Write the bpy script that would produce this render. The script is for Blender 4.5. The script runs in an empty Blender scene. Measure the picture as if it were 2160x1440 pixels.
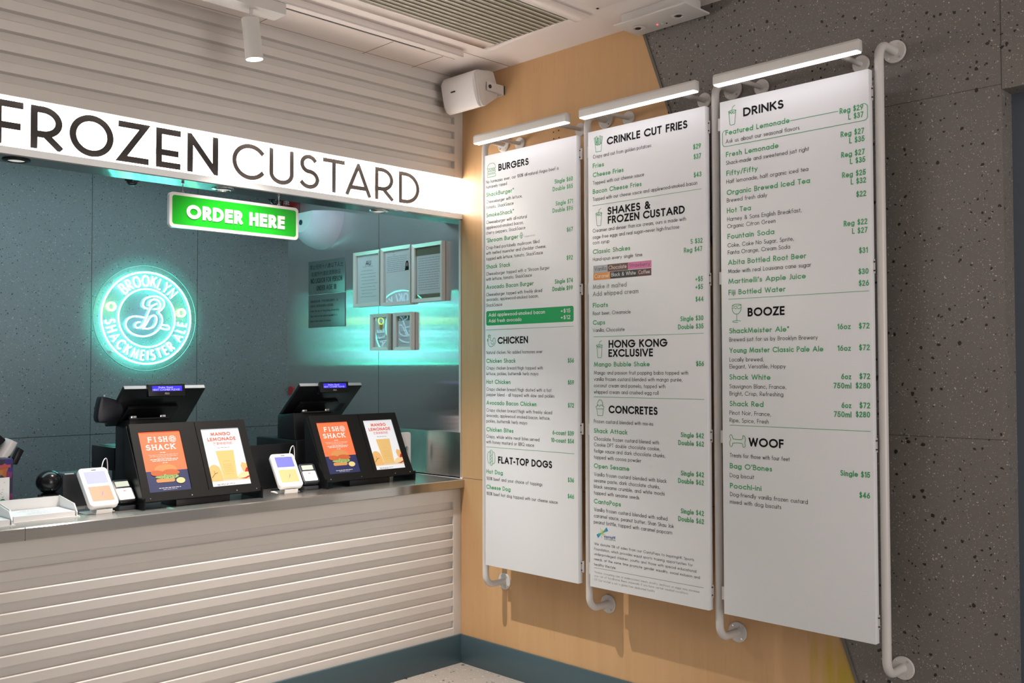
import bpy, bmesh, math, random
from mathutils import Vector, Matrix
random.seed(7)
S = bpy.context.scene
COL = S.collection
PI = math.pi

# ---------------------------------------------------------------- camera
# x runs along the counter front (corner at 0), y into the kitchen, z up
cam_d = bpy.data.cameras.new('camera')
cam_d.sensor_fit = 'HORIZONTAL'
cam_d.sensor_width = 36.0
cam_d.lens = 36.0 * 2047.4 / 2160.0
cam_d.clip_start = 0.05
cam = bpy.data.objects.new('camera', cam_d)
COL.objects.link(cam)
_yaw, _pit, _rol = math.radians(45.0), math.radians(1.61), math.radians(-0.144)
_f = Vector((math.sin(_yaw) * math.cos(_pit), math.cos(_yaw) * math.cos(_pit), math.sin(_pit)))
_r = Vector((math.cos(_yaw), -math.sin(_yaw), 0))
_u = _r.cross(_f)
_r2 = _r * math.cos(_rol) + _u * math.sin(_rol)
_u2 = _u * math.cos(_rol) - _r * math.sin(_rol)
_m = Matrix((_r2, _u2, -_f)).transposed().to_4x4()
_m.translation = Vector((-3.588, -3.988, 1.600))
cam.matrix_world = _m
S.camera = cam

# ---------------------------------------------------------------- world, lights, exposure
S.view_settings.view_transform = 'Standard'
S.view_settings.look = 'None'
S.view_settings.gamma = 1.0
S.view_settings.use_curve_mapping = False
S.view_settings.exposure = 0.0
W = bpy.data.worlds.new('world')
S.world = W
W.use_nodes = True
W.node_tree.nodes['Background'].inputs[0].default_value = (1.0, 0.94, 0.91, 1)
W.node_tree.nodes['Background'].inputs[1].default_value = 0.16


def lamp(name, kind, loc, target, power, color, size=0.1, size_y=None, spot=60, blend=0.5):
    d = bpy.data.lights.new(name, kind)
    d.energy = power
    d.color = color
    if kind == 'AREA':
        d.size = size
        if size_y:
            d.shape = 'RECTANGLE'
            d.size_y = size_y
    else:
        d.shadow_soft_size = size
    if kind == 'SPOT':
        d.spot_size = math.radians(spot)
        d.spot_blend = blend
    o = bpy.data.objects.new(name, d)
    COL.objects.link(o)
    o.location = loc
    o.rotation_euler = (Vector(target) - Vector(loc)).to_track_quat('-Z', 'Y').to_euler()
    return o


# stand-in for the unseen dining room lamps, the track spot, the kitchen's own lamp, an added facade fill
lamp('dining_room_lamp', 'AREA', (-2.6, -3.0, 3.15), (-3.2, -2.4, 0), 10, (1.0, 0.91, 0.85), 1.2, 1.2)
lamp('track_spot_light', 'SPOT', (-1.493, -0.37, 2.895), (-1.20, -0.34, 1.0), 430, (1.0, 0.90, 0.82), 0.02, spot=84, blend=1.0)
lamp('facade_fill_light', 'AREA', (-2.1, -7.2, 1.6), (-1.6, 0, 1.8), 120, (1.0, 0.93, 0.88), 2.4, 2.9)  # unseen fill light added behind the camera to brighten the slatted fascia
lamp('kitchen_lamp', 'AREA', (-2.2, 0.80, 2.84), (-2.2, 1.0, 0), 46, (0.62, 0.92, 1.0), 3.4, 0.9)

# ---------------------------------------------------------------- materials
def mat(name, color, rough=0.5, metal=0.0, emit=None, strength=0.0, spec=0.5, coat=0.0, alpha=None):
    m = bpy.data.materials.new(name)
    m.use_nodes = True
    b = m.node_tree.nodes['Principled BSDF']
    b.inputs['Base Color'].default_value = (*color, 1)
    b.inputs['Roughness'].default_value = rough
    b.inputs['Metallic'].default_value = metal
    b.inputs['Specular IOR Level'].default_value = spec
    b.inputs['Coat Weight'].default_value = coat
    if emit:
        b.inputs['Emission Color'].default_value = (*emit, 1)
        b.inputs['Emission Strength'].default_value = strength
    return m


class NT:
    """small helper to wire node trees"""
    def __init__(s, m):
        s.m = m
        s.t = m.node_tree
        s.b = s.t.nodes['Principled BSDF']

    def n(s, kind, **kw):
        nd = s.t.nodes.new(kind)
        for k, v in kw.items():
            setattr(nd, k, v)
        return nd

    def l(s, a, b):
        s.t.links.new(a, b)

    def math(s, op, a, b=None, clamp=False):
        nd = s.n('ShaderNodeMath', operation=op, use_clamp=clamp)
        for i, v in enumerate((a, b)):
            if v is None:
                continue
            if isinstance(v, (int, float)):
                nd.inputs[i].default_value = v
            else:
                s.l(v, nd.inputs[i])
        return nd.outputs[0]

    def mix(s, fac, a, b):
        nd = s.n('ShaderNodeMix', data_type='RGBA')
        for sock, v in ((nd.inputs[0], fac), (nd.inputs[6], a), (nd.inputs[7], b)):
            if isinstance(v, tuple):
                sock.default_value = (*v, 1)
            elif isinstance(v, (int, float)):
                sock.default_value = v
            else:
                s.l(v, sock)
        return nd.outputs[2]

    def coord(s, scale=(1, 1, 1), kind='Object'):
        tc = s.n('ShaderNodeTexCoord')
        mp = s.n('ShaderNodeMapping')
        mp.inputs['Scale'].default_value = scale
        s.l(tc.outputs[kind], mp.inputs[0])
        return mp.outputs[0]

    def noise(s, vec, scale, detail=4, rough=0.5, dist=0.0):
        nd = s.n('ShaderNodeTexNoise')
        nd.inputs['Scale'].default_value = scale
        nd.inputs['Detail'].default_value = detail
        nd.inputs['Roughness'].default_value = rough
        nd.inputs['Distortion'].default_value = dist
        s.l(vec, nd.inputs['Vector'])
        return nd.outputs[0]


def terrazzo(name, base, dark, light, rough=0.45, size=1.0):
    m = mat(name, base, rough)
    t = NT(m)
    v = t.coord()
    wob = t.n('ShaderNodeTexNoise')
    wob.inputs['Scale'].default_value = 60
    t.l(v, wob.inputs['Vector'])
    vm = t.n('ShaderNodeVectorMath', operation='MULTIPLY_ADD')
    t.l(wob.outputs['Color'], vm.inputs[0])
    vm.inputs[1].default_value = (0.016, 0.016, 0.016)
    t.l(v, vm.inputs[2])
    wv = vm.outputs[0]
    col = t.mix(t.noise(v, 5, 3), tuple(c * 0.90 for c in base), tuple(min(1, c * 1.1) for c in base))
    col = t.mix(t.math('MULTIPLY', t.noise(v, 260, 2), 0.25), col, tuple(min(1, c * 1.7) for c in base))
    for sc, k, frac, c in ((165, 0.30, 0.80, tuple(x * 0.8 for x in light)), (105, 0.27, 0.55, light), (52, 0.22, 0.36, tuple(x * 0.75 for x in light)),
                           (75, 0.30, 0.28, tuple(x * 1.3 for x in dark)), (43, 0.25, 0.46, dark), (29, 0.22, 0.32, dark)):
        vo = t.n('ShaderNodeTexVoronoi')
        vo.inputs['Scale'].default_value = sc / size
        t.l(wv, vo.inputs['Vector'])
        sp = t.n('ShaderNodeSeparateColor')
        t.l(vo.outputs['Color'], sp.inputs[0])
        pick = t.math('LESS_THAN', sp.outputs[0], frac)
        rad = t.math('MULTIPLY', sp.outputs[1], k)
        inside = t.math('LESS_THAN', vo.outputs['Distance'], rad)
        msk = t.math('MULTIPLY', pick, inside)
        tint = t.mix(sp.outputs[2], tuple(x * 0.7 for x in c), tuple(min(1, x * 1.15) for x in c))
        col = t.mix(msk, col, tint)
    t.l(col, t.b.inputs['Base Color'])
    return m


def brushed(name, color, rough, aniso, horizontal_grain=False, grain=0.0):
    """brushed steel: the highlight smears across the grain"""
    m = bpy.data.materials.new(name)
    m.use_nodes = True
    nt = m.node_tree
    nt.nodes.remove(nt.nodes['Principled BSDF'])
    out = nt.nodes['Material Output']
    g = nt.nodes.new('ShaderNodeBsdfAnisotropic')
    g.distribution = 'GGX'
    g.inputs['Color'].default_value = (*color, 1)
    g.inputs['Roughness'].default_value = rough
    g.inputs['Anisotropy'].default_value = aniso
    tg = nt.nodes.new('ShaderNodeTangent')
    tg.direction_type = 'UV_MAP'
    tg.uv_map = 'UVMap'
    nt.links.new(tg.outputs[0], g.inputs['Tangent'])
    d = nt.nodes.new('ShaderNodeBsdfDiffuse')
    d.inputs['Color'].default_value = (*[c * 0.6 for c in color], 1)
    mx = nt.nodes.new('ShaderNodeMixShader')
    mx.inputs[0].default_value = 0.08
    nt.links.new(g.outputs[0], mx.inputs[1])
    nt.links.new(d.outputs[0], mx.inputs[2])
    nt.links.new(mx.outputs[0], out.inputs['Surface'])
    tc = nt.nodes.new('ShaderNodeTexCoord')
    mp = nt.nodes.new('ShaderNodeMapping')
    mp.inputs['Scale'].default_value = (3, 3, 300) if horizontal_grain else (300, 300, 2)
    nt.links.new(tc.outputs['Object'], mp.inputs[0])
    nz = nt.nodes.new('ShaderNodeTexNoise')
    nz.inputs['Scale'].default_value = 1.0
    nz.inputs['Detail'].default_value = 3
    nt.links.new(mp.outputs[0], nz.inputs['Vector'])
    mm = nt.nodes.new('ShaderNodeMix')
    mm.data_type = 'RGBA'
    nt.links.new(nz.outputs[0], mm.inputs[0])
    mm.inputs[6].default_value = (*[c * 0.85 for c in color], 1)
    mm.inputs[7].default_value = (*[min(1, c * 1.1) for c in color], 1)
    nt.links.new(mm.outputs[2], g.inputs['Color'])
    return m


# ---------------------------------------------------------------- mesh building
class MB:
    def __init__(s):
        s.v = []
        s.f = []
        s.mi = []
        s.cur = 0

    def face(s, pts):
        n = len(s.v)
        s.v += [tuple(p) for p in pts]
        s.f.append(tuple(range(n, n + len(pts))))
        s.mi.append(s.cur)
        return s

    def _add(s, vs, fs):
        n = len(s.v)
        s.v += [tuple(p) for p in vs]
        for f in fs:
            s.f.append(tuple(i + n for i in f))
            s.mi.append(s.cur)
        return s

    def box(s, x0, x1, y0, y1, z0, z1):
        vs = [(x, y, z) for x in (x0, x1) for y in (y0, y1) for z in (z0, z1)]
        return s._add(vs, [(0, 1, 3, 2), (4, 6, 7, 5), (0, 4, 5, 1), (2, 3, 7, 6), (0, 2, 6, 4), (1, 5, 7, 3)])

    def hexa(s, b, t):
        """solid between two quads given in the same order"""
        return s._add(list(b) + list(t), [(3, 2, 1, 0), (4, 5, 6, 7)] + [(i, (i + 1) % 4, 4 + (i + 1) % 4, 4 + i) for i in range(4)])

    def prism(s, poly, a, b, axis='x'):
        """extrude a polygon given in the plane across `axis` from a to b"""
        def P(p, w):
            return {'x': (w, p[0], p[1]), 'y': (p[0], w, p[1]), 'z': (p[0], p[1], w)}[axis]
        n = len(poly)
        vs = [P(p, a) for p in poly] + [P(p, b) for p in poly]
        fs = [tuple(range(n))[::-1], tuple(range(n, 2 * n))] + [(i, (i + 1) % n, n + (i + 1) % n, n + i) for i in range(n)]
        return s._add(vs, fs)

    def loft(s, rings, cap0=True, cap1=True, closed=True):
        n = len(rings[0])
        base = len(s.v)
        for r in rings:
            s.v += [tuple(p) for p in r]
        for k in range(len(rings) - 1):
            for i in range(n if closed else n - 1):
                j = (i + 1) % n
                s.f.append((base + k * n + i, base + k * n + j, base + (k + 1) * n + j, base + (k + 1) * n + i))
                s.mi.append(s.cur)
        if cap0:
            s.f.append(tuple(base + i for i in range(n))[::-1]); s.mi.append(s.cur)
        if cap1:
            s.f.append(tuple(base + (len(rings) - 1) * n + i for i in range(n))); s.mi.append(s.cur)
        return s

    def tube(s, pts, r, n=16, caps=True, closed=False):
        pts = [Vector(p) for p in pts]
        if closed and (pts[0] - pts[-1]).length < 1e-6:
            pts = pts[:-1]
        N = len(pts)
        rad = r if isinstance(r, (list, tuple)) else [r] * N
        tans = []
        for i in range(N):
            a = pts[(i - 1) % N] if (closed or i > 0) else pts[i]
            b = pts[(i + 1) % N] if (closed or i < N - 1) else pts[i]
            tans.append((b - a).normalized())
        up = Vector((0, 0, 1))
        if abs(tans[0].dot(up)) > 0.9:
            up = Vector((1, 0, 0))
        nrm = (up - tans[0] * up.dot(tans[0])).normalized()
        rings = []
        for i in range(N):
            nrm = (nrm - tans[i] * nrm.dot(tans[i])).normalized()
            bi = tans[i].cross(nrm)
            rings.append([pts[i] + (nrm * math.cos(2 * PI * k / n) + bi * math.sin(2 * PI * k / n)) * rad[i] for k in range(n)])
        if closed:
            rings.append(rings[0])
            return s.loft(rings, False, False)
        return s.loft(rings, caps, caps)

    def cyl(s, p0, p1, r, n=24, r1=None):
        return s.tube([p0, p1], [r, r if r1 is None else r1], n)

    def lathe(s, prof, c=(0, 0, 0), n=32, axis='z', cap0=True, cap1=True):
        rings = []
        for r, h in prof:
            ring = []
            for k in range(n):
                a = 2 * PI * k / n
                x, y = r * math.cos(a), r * math.sin(a)
                p = {'z': (x, y, h), 'x': (h, x, y), 'y': (x, h, -y)}[axis]
                ring.append((c[0] + p[0], c[1] + p[1], c[2] + p[2]))
            rings.append(ring)
        return s.loft(rings, cap0, cap1)

    def xf(s, M, start=0):
        for i in range(start, len(s.v)):
            s.v[i] = tuple(M @ Vector(s.v[i]))
        return s

    def build(s, name, m, parent=None, bevel=0.0, smooth=None, uv=False, seg=2):
        me = bpy.data.meshes.new(name)
        me.from_pydata(s.v, [], s.f)
        me.validate()
        bm = bmesh.new()
        bm.from_mesh(me)
        if bevel or smooth:
            bmesh.ops.remove_doubles(bm, verts=bm.verts, dist=1e-6)
        if bevel or smooth is not None:
            bmesh.ops.recalc_face_normals(bm, faces=bm.faces)
        if bevel:
            es = [e for e in bm.edges if len(e.link_faces) == 2 and e.calc_face_angle(0) > math.radians(35)]
            bmesh.ops.bevel(bm, geom=es, offset=bevel, segments=seg, profile=0.5, affect='EDGES', clamp_overlap=True)
        bm.to_mesh(me)
        bm.free()
        mats = m if isinstance(m, (list, tuple)) else [m]
        for q in mats:
            me.materials.append(q)
        if len(mats) > 1 and not bevel:
            for p, i in zip(me.polygons, s.mi):
                p.material_index = i
        if smooth or bevel:
            me.shade_smooth()
            try:
                me.set_sharp_from_angle(angle=math.radians(smooth if isinstance(smooth, (int, float)) and smooth > 1 else 32))
            except Exception:
                pass
        if uv:
            ul = me.uv_layers.new(name='UVMap')
            for p in me.polygons:
                n = p.normal
                for li in p.loop_indices:
                    c = me.vertices[me.loops[li].vertex_index].co
                    if uv == 'side':
                        ul.data[li].uv = (c.z, c.x + c.y)
                    elif abs(n.z) > 0.7:
                        ul.data[li].uv = (c.y, c.x) if uv == 'rot' else (c.x, c.y)
                    elif abs(n.x) > abs(n.y):
                        ul.data[li].uv = (c.y, c.z)
                    else:
                        ul.data[li].uv = (c.x, c.z)
        o = bpy.data.objects.new(name, me)
        COL.objects.link(o)
        if parent:
            o.parent = parent
        return o


def rrect(x0, x1, z0, z1, r, n=6):
    pts = []
    for cx, cz, a0 in ((x1 - r, z1 - r, 0), (x0 + r, z1 - r, 90), (x0 + r, z0 + r, 180), (x1 - r, z0 + r, 270)):
        for k in range(n + 1):
            a = math.radians(a0 + 90 * k / n)
            pts.append((cx + r * math.cos(a), cz + r * math.sin(a)))
    return pts


def ell(cx, cz, rx, rz, a0=0, a1=360, n=28):
    return [(cx + rx * math.cos(math.radians(a0 + (a1 - a0) * k / n)), cz + rz * math.sin(math.radians(a0 + (a1 - a0) * k / n))) for k in range(n + 1)]


def smooth_path(pts, per=8, closed=False):
    out = []
    n = len(pts)
    for i in range(n if closed else n - 1):
        p = [pts[(i + k) % n] if closed else pts[min(max(i + k, 0), n - 1)] for k in (-1, 0, 1, 2)]
        for k in range(per):
            t = k / per
            out.append(tuple(0.5 * (2 * b + (c - a) * t + (2 * a - 5 * b + 4 * c - d) * t * t + (3 * b - a - 3 * c + d) * t ** 3) for a, b, c, d in zip(*p)))
    out.append(pts[0] if closed else pts[-1])
    return out


def thing(name, label, cat, loc=(0, 0, 0), rotz=0.0, group=None):
    o = bpy.data.objects.new(name, None)
    o.empty_display_size = 0.1
    COL.objects.link(o)
    o.location = loc
    o.rotation_euler = (0, 0, rotz)
    return tag(o, label, cat, group)


def tag(o, label, cat, group=None):
    o['label'] = label
    o['category'] = cat
    if group:
        o['group'] = group
    return o


def struct(o):
    o['kind'] = 'structure'
    return o


# ---------------------------------------------------------------- lettering: a geometric stroke alphabet
_G = {
    'A': '0,0 .42,1 .84,0|.15,.32 .69,.32', 'B': '0,0 0,1 .24,1 @.24,.76,.22,.24,90,-90 0,.52|.24,.52 @.27,.26,.25,.26,90,-90 0,0',
    'C': '@.5,.5,.5,.5,42,318', 'D': '0,0 0,1 .2,1 @.2,.5,.5,.5,90,-90 0,0', 'E': '.42,1 0,1 0,0 .42,0|0,.52 .39,.52',
    'F': '.40,1 0,1 0,0|0,.52 .38,.52', 'G': '@.5,.5,.5,.5,42,360 .55,.5', 'H': '0,0 0,1|.6,0 .6,1|0,.52 .6,.52', 'I': '0,0 0,1',
    'J': '.2,1 .2,.14 @.04,.14,.16,.14,0,-100', 'K': '0,0 0,1|.54,1 0,.45|.17,.62 .58,0', 'L': '0,1 0,0 .40,0',
    'M': '0,0 .14,1 .46,.12 .78,1 .92,0', 'N': '0,0 0,1 .66,0 .66,1', 'O': '@.5,.5,.5,.5,0,360', 'P': '0,0 0,1 .22,1 @.22,.74,.24,.26,90,-90 0,.48',
    'Q': '@.5,.5,.5,.5,0,360|.55,.3 .95,-.04', 'R': '0,0 0,1 .22,1 @.22,.74,.24,.26,90,-90 0,.48|.2,.48 .50,0',
    'S': '@.24,.755,.2,.245,38,270 @.24,.255,.24,.255,90,-145', 'T': '0,1 .52,1|.26,1 .26,0', 'U': '0,1 0,.29 @.29,.29,.29,.29,180,360 .58,1',
    'V': '0,1 .38,0 .76,1', 'W': '0,1 .26,0 .54,.96 .82,0 1.08,1', 'X': '0,0 .6,1|0,1 .6,0', 'Y': '0,1 .31,.45 .62,1|.31,.45 .31,0', 'Z': '0,1 .56,1 0,0 .58,0',
    'a': '@.29,.31,.29,.31,0,360|.58,.62 .58,0', 'b': '@.29,.31,.29,.31,0,360|0,1.04 0,0', 'c': '@.3,.31,.3,.31,48,312',
    'd': '@.29,.31,.29,.31,0,360|.58,1.04 .58,0', 'e': '.02,.30 .56,.30 @.28,.31,.28,.31,0,318', 'f': '.30,1.0 @.25,.86,.13,.17,75,180 .12,0|0,.62 .27,.62',
    'g': '@.29,.31,.29,.31,0,360|.58,.62 .58,-.02 @.29,-.02,.29,.27,0,-150', 'h': '0,1.04 0,0|0,.38 @.21,.38,.21,.24,180,0 .42,0',
    'i': '0,.62 0,0|0,.91 0,.92', 'j': '0,.62 0,-.28|0,.91 0,.92', 'k': '0,1.04 0,0|.36,.62 0,.26|.12,.36 .4,0', 'l': '0,1.04 0,0',
    'm': '0,.62 0,0|0,.42 @.19,.42,.19,.2,180,0 .38,0|.38,.42 @.57,.42,.19,.2,180,0 .76,0', 'n': '0,.62 0,0|0,.38 @.21,.38,.21,.24,180,0 .42,0',
    'o': '@.3,.31,.3,.31,0,360', 'p': '@.29,.31,.29,.31,0,360|0,.62 0,-.29', 'q': '@.29,.31,.29,.31,0,360|.58,.62 .58,-.29',
    'r': '0,.62 0,0|0,.40 @.19,.40,.19,.22,180,65', 's': '@.16,.465,.13,.155,30,270 @.16,.155,.16,.155,90,-145', 't': '.12,.92 .12,0|0,.62 .25,.62',
    'u': '0,.62 0,.23 @.21,.23,.21,.23,180,360 .42,.62|.42,.3 .42,0', 'v': '0,.62 .22,0 .44,.62', 'w': '0,.62 .2,0 .38,.58 .56,0 .76,.62',
    'x': '0,0 .4,.62|0,.62 .4,0', 'y': '0,.62 .23,.03|.46,.62 .12,-.29', 'z': '0,.62 .36,.62 0,0 .38,0',
    '0': '@.26,.5,.26,.5,0,360', '1': '.02,.82 .2,1 .2,0', '2': '@.24,.74,.22,.26,165,-25 0,0 .48,0', '3': '@.22,.765,.2,.235,150,-90|.16,.53 .22,.53 @.22,.265,.24,.265,90,-155',
    '4': '.38,0 .38,1 0,.27 .52,.27', '5': '.44,1 .12,1 .06,.56 @.22,.32,.25,.32,125,-150', '6': '@.26,.3,.26,.3,0,360|.38,1 .04,.44', '7': '0,1 .46,1 .13,0',
    '8': '@.25,.77,.2,.23,0,360|@.25,.27,.25,.27,0,360', '9': '@.26,.7,.26,.3,0,360|.14,0 .48,.56', '$': '@.24,.74,.19,.2,38,270 @.24,.29,.22,.25,90,-145|.24,1.1 .24,-.08',
    '&': '.66,0 .16,.64 @.3,.8,.17,.2,205,-50 .1,.42 @.26,.22,.22,.22,150,345 .66,.48', '.': '0,.02 0,.05', ',': '.05,.06 0,-.14', "'": '0,1 0,.76',
    '\u2018': '.06,1 0,.78', '\u2019': '.06,1 0,.78', '-': '0,.34 .22,.34', '\u2014': '0,.34 .7,.34', '/': '0,-.08 .34,1.04', '+': '0,.42 .44,.42|.22,.64 .22,.2',
    '%': '0,0 .62,1|@.14,.78,.14,.21,0,360|@.48,.22,.14,.21,0,360', '\u00ae': '@.13,.88,.12,.12,0,360|.10,.82 .10,.94|.16,.82 .14,.90', '*': '.1,1 .1,.72|0,.93 .2,.79|.2,.93 0,.79',
    '\u00e9': '.02,.30 .56,.30 @.28,.31,.28,.31,0,318|.24,.74 .38,.92', ':': '0,.02 0,.05|0,.5 0,.53', '!': '0,1 0,.3|0,.02 0,.05',
}
_SIGN = dict(_G)      # wide display capitals with low waists for the lit fascia sign
_SIGN.update({'F': '.52,1 0,1 0,0|0,.42 .46,.42', 'E': '.54,1 0,1 0,0 .54,0|0,.37 .48,.37', 'R': '0,0 0,1 .22,1 @.22,.66,.40,.34,90,-90 0,.32|.28,.32 .62,0',
              'A': '0,0 .42,1 .84,0|.12,.22 .72,.22'})
_cache = {}


def glyph(ch, G=_G):
    key = (ch, id(G))
    if key in _cache:
        return _cache[key]
    out = []
    for st in G.get(ch, '').split('|'):
        pl = []
        for tok in st.split():
            if tok[0] == '@':
                cx, cy, rx, ry, a0, a1 = map(float, tok[1:].split(','))
                n = max(4, int(abs(a1 - a0) / (7 if G is not _G else 16)))
                for k in range(n + 1):
                    a = math.radians(a0 + (a1 - a0) * k / n)
                    pl.append((cx + rx * math.cos(a), cy + ry * math.sin(a)))
            else:
                x, y = tok.split(',')
                pl.append((float(x), float(y)))
        pl2 = pl[:1]
        for p in pl[1:]:
            if math.hypot(p[0] - pl2[-1][0], p[1] - pl2[-1][1]) > 1e-4:
                pl2.append(p)
        if len(pl2) > 1:
            out.append(pl2)
    w = max([p[0] for s in out for p in s], default=0.0)
    _cache[key] = (out, w)
    return out, w


def clip_y(q, lo, hi):
    for s, lim in ((1, lo), (-1, hi)):
        out = []
        for i in range(len(q)):
            a, b = q[i - 1], q[i]
            ia, ib = s * (a[1] - lim) >= -1e-9, s * (b[1] - lim) >= -1e-9
            if ia != ib:
                k = (lim - a[1]) / (b[1] - a[1])
                out.append((a[0] + (b[0] - a[0]) * k, lim))
            if ib:
                out.append(b)
        q = out
        if len(q) < 3:
            return []
    return q


def strip(mb, pts, t, P, cap=True, miter=2.2, clip=None, dz=0.0):
    """flat ribbon of width t along a 2D polyline; P maps 2D to 3D"""
    closed = math.hypot(pts[0][0] - pts[-1][0], pts[0][1] - pts[-1][1]) < 1e-6
    if closed:
        pts = pts[:-1]
    n = len(pts)
    h = t / 2
    D = []
    for i in range(n if closed else n - 1):
        a, b = pts[i], pts[(i + 1) % n]
        L = math.hypot(b[0] - a[0], b[1] - a[1]) or 1e-9
        D.append(((b[0] - a[0]) / L, (b[1] - a[1]) / L))
    left, right = [], []
    for i in range(n):
        x, y = pts[i]
        if not closed and i in (0, n - 1):
            d = D[0] if i == 0 else D[-1]
            e = (-h if i == 0 else h) if cap else 0
            x += d[0] * e
            y += d[1] * e
            nx, ny, L = -d[1], d[0], h
        else:
            d0, d1 = D[(i - 1) % len(D)], D[i % len(D)]
            nx, ny = -(d0[1] + d1[1]), d0[0] + d1[0]
            q = math.hypot(nx, ny) or 1e-9
            nx, ny = nx / q, ny / q
            c = max(0.05, nx * -d1[1] + ny * d1[0])
            L = h * min(1 / c, miter)
        left.append((x + nx * L, y + ny * L))
        right.append((x - nx * L, y - ny * L))
    for i in range(n if closed else n - 1):
        j = (i + 1) % n
        q = [left[i], right[i], right[j], left[j]]
        if clip:
            q = clip_y(q, *clip)
        if len(q) > 2:
            r3 = [P(*p) for p in q]
            d = dz + 0.000012 * i
            mb.face([(p[0], p[1] - d, p[2]) for p in r3])


def text(mb, s, cap, wt, P, x0=None, x1=None, y=0.0, sx=1.0, track=0.13, space=0.26, G=_G, xc=None, lo=0.62, hi=1.5, out_words=None):
    """write s with its baseline at y; fit between x0 and x1 when both are given"""
    t = wt
    g = [(glyph(c, G) if c != ' ' else None) for c in s]
    var = sum((space + track if q is None else q[1]) for q in g) + track * (len(g) - 1)
    fix = sum(t for q in g if q is not None)
    if x0 is not None and x1 is not None:
        sx = min(hi, max(lo, ((x1 - x0) / cap - fix) / max(var, 1e-6)))
    total = (var * sx + fix) * cap
    if x0 is None:
        x0 = x1 - total if x1 is not None else xc - total / 2
    x = x0 / cap
    for q in g:
        if q is None:
            if isinstance(out_words, list):
                mb = MB()
                out_words.append(mb)
            x += (space + 2 * track) * sx
            continue
        for k, pl in enumerate(q[0]):
            pp = [((x + t / 2 + px * sx) * cap, y + (t / 2 + py * (1 - t)) * cap) for px, py in pl]
            ys = [p[1] for p in pp]
            strip(mb, pp, t * cap, P, miter=5.0, clip=(min(ys) - t * cap / 2, max(ys) + t * cap / 2), dz=0.00006 * k)
        x += q[1] * sx + t + track * sx
    return x0, x0 + total


def cjk(s, size, M, name, material, parent, align='CENTER'):
    """Chinese lettering through Blender's own fallback font, as a flat mesh"""
    c = bpy.data.curves.new(name, 'FONT')
    c.body = s
    c.size = size
    c.align_x = align
    c.resolution_u = 2
    o = bpy.data.objects.new(name, c)
    COL.objects.link(o)
    bpy.context.view_layer.update()
    me = bpy.data.meshes.new_from_object(o.evaluated_get(bpy.context.evaluated_depsgraph_get()))
    bpy.data.objects.remove(o)
    bpy.data.curves.remove(c)
    me.materials.clear()
    me.materials.append(material)
    me.transform(M)
    q = bpy.data.objects.new(name, me)
    COL.objects.link(q)
    q.parent = parent
    return q

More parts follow.
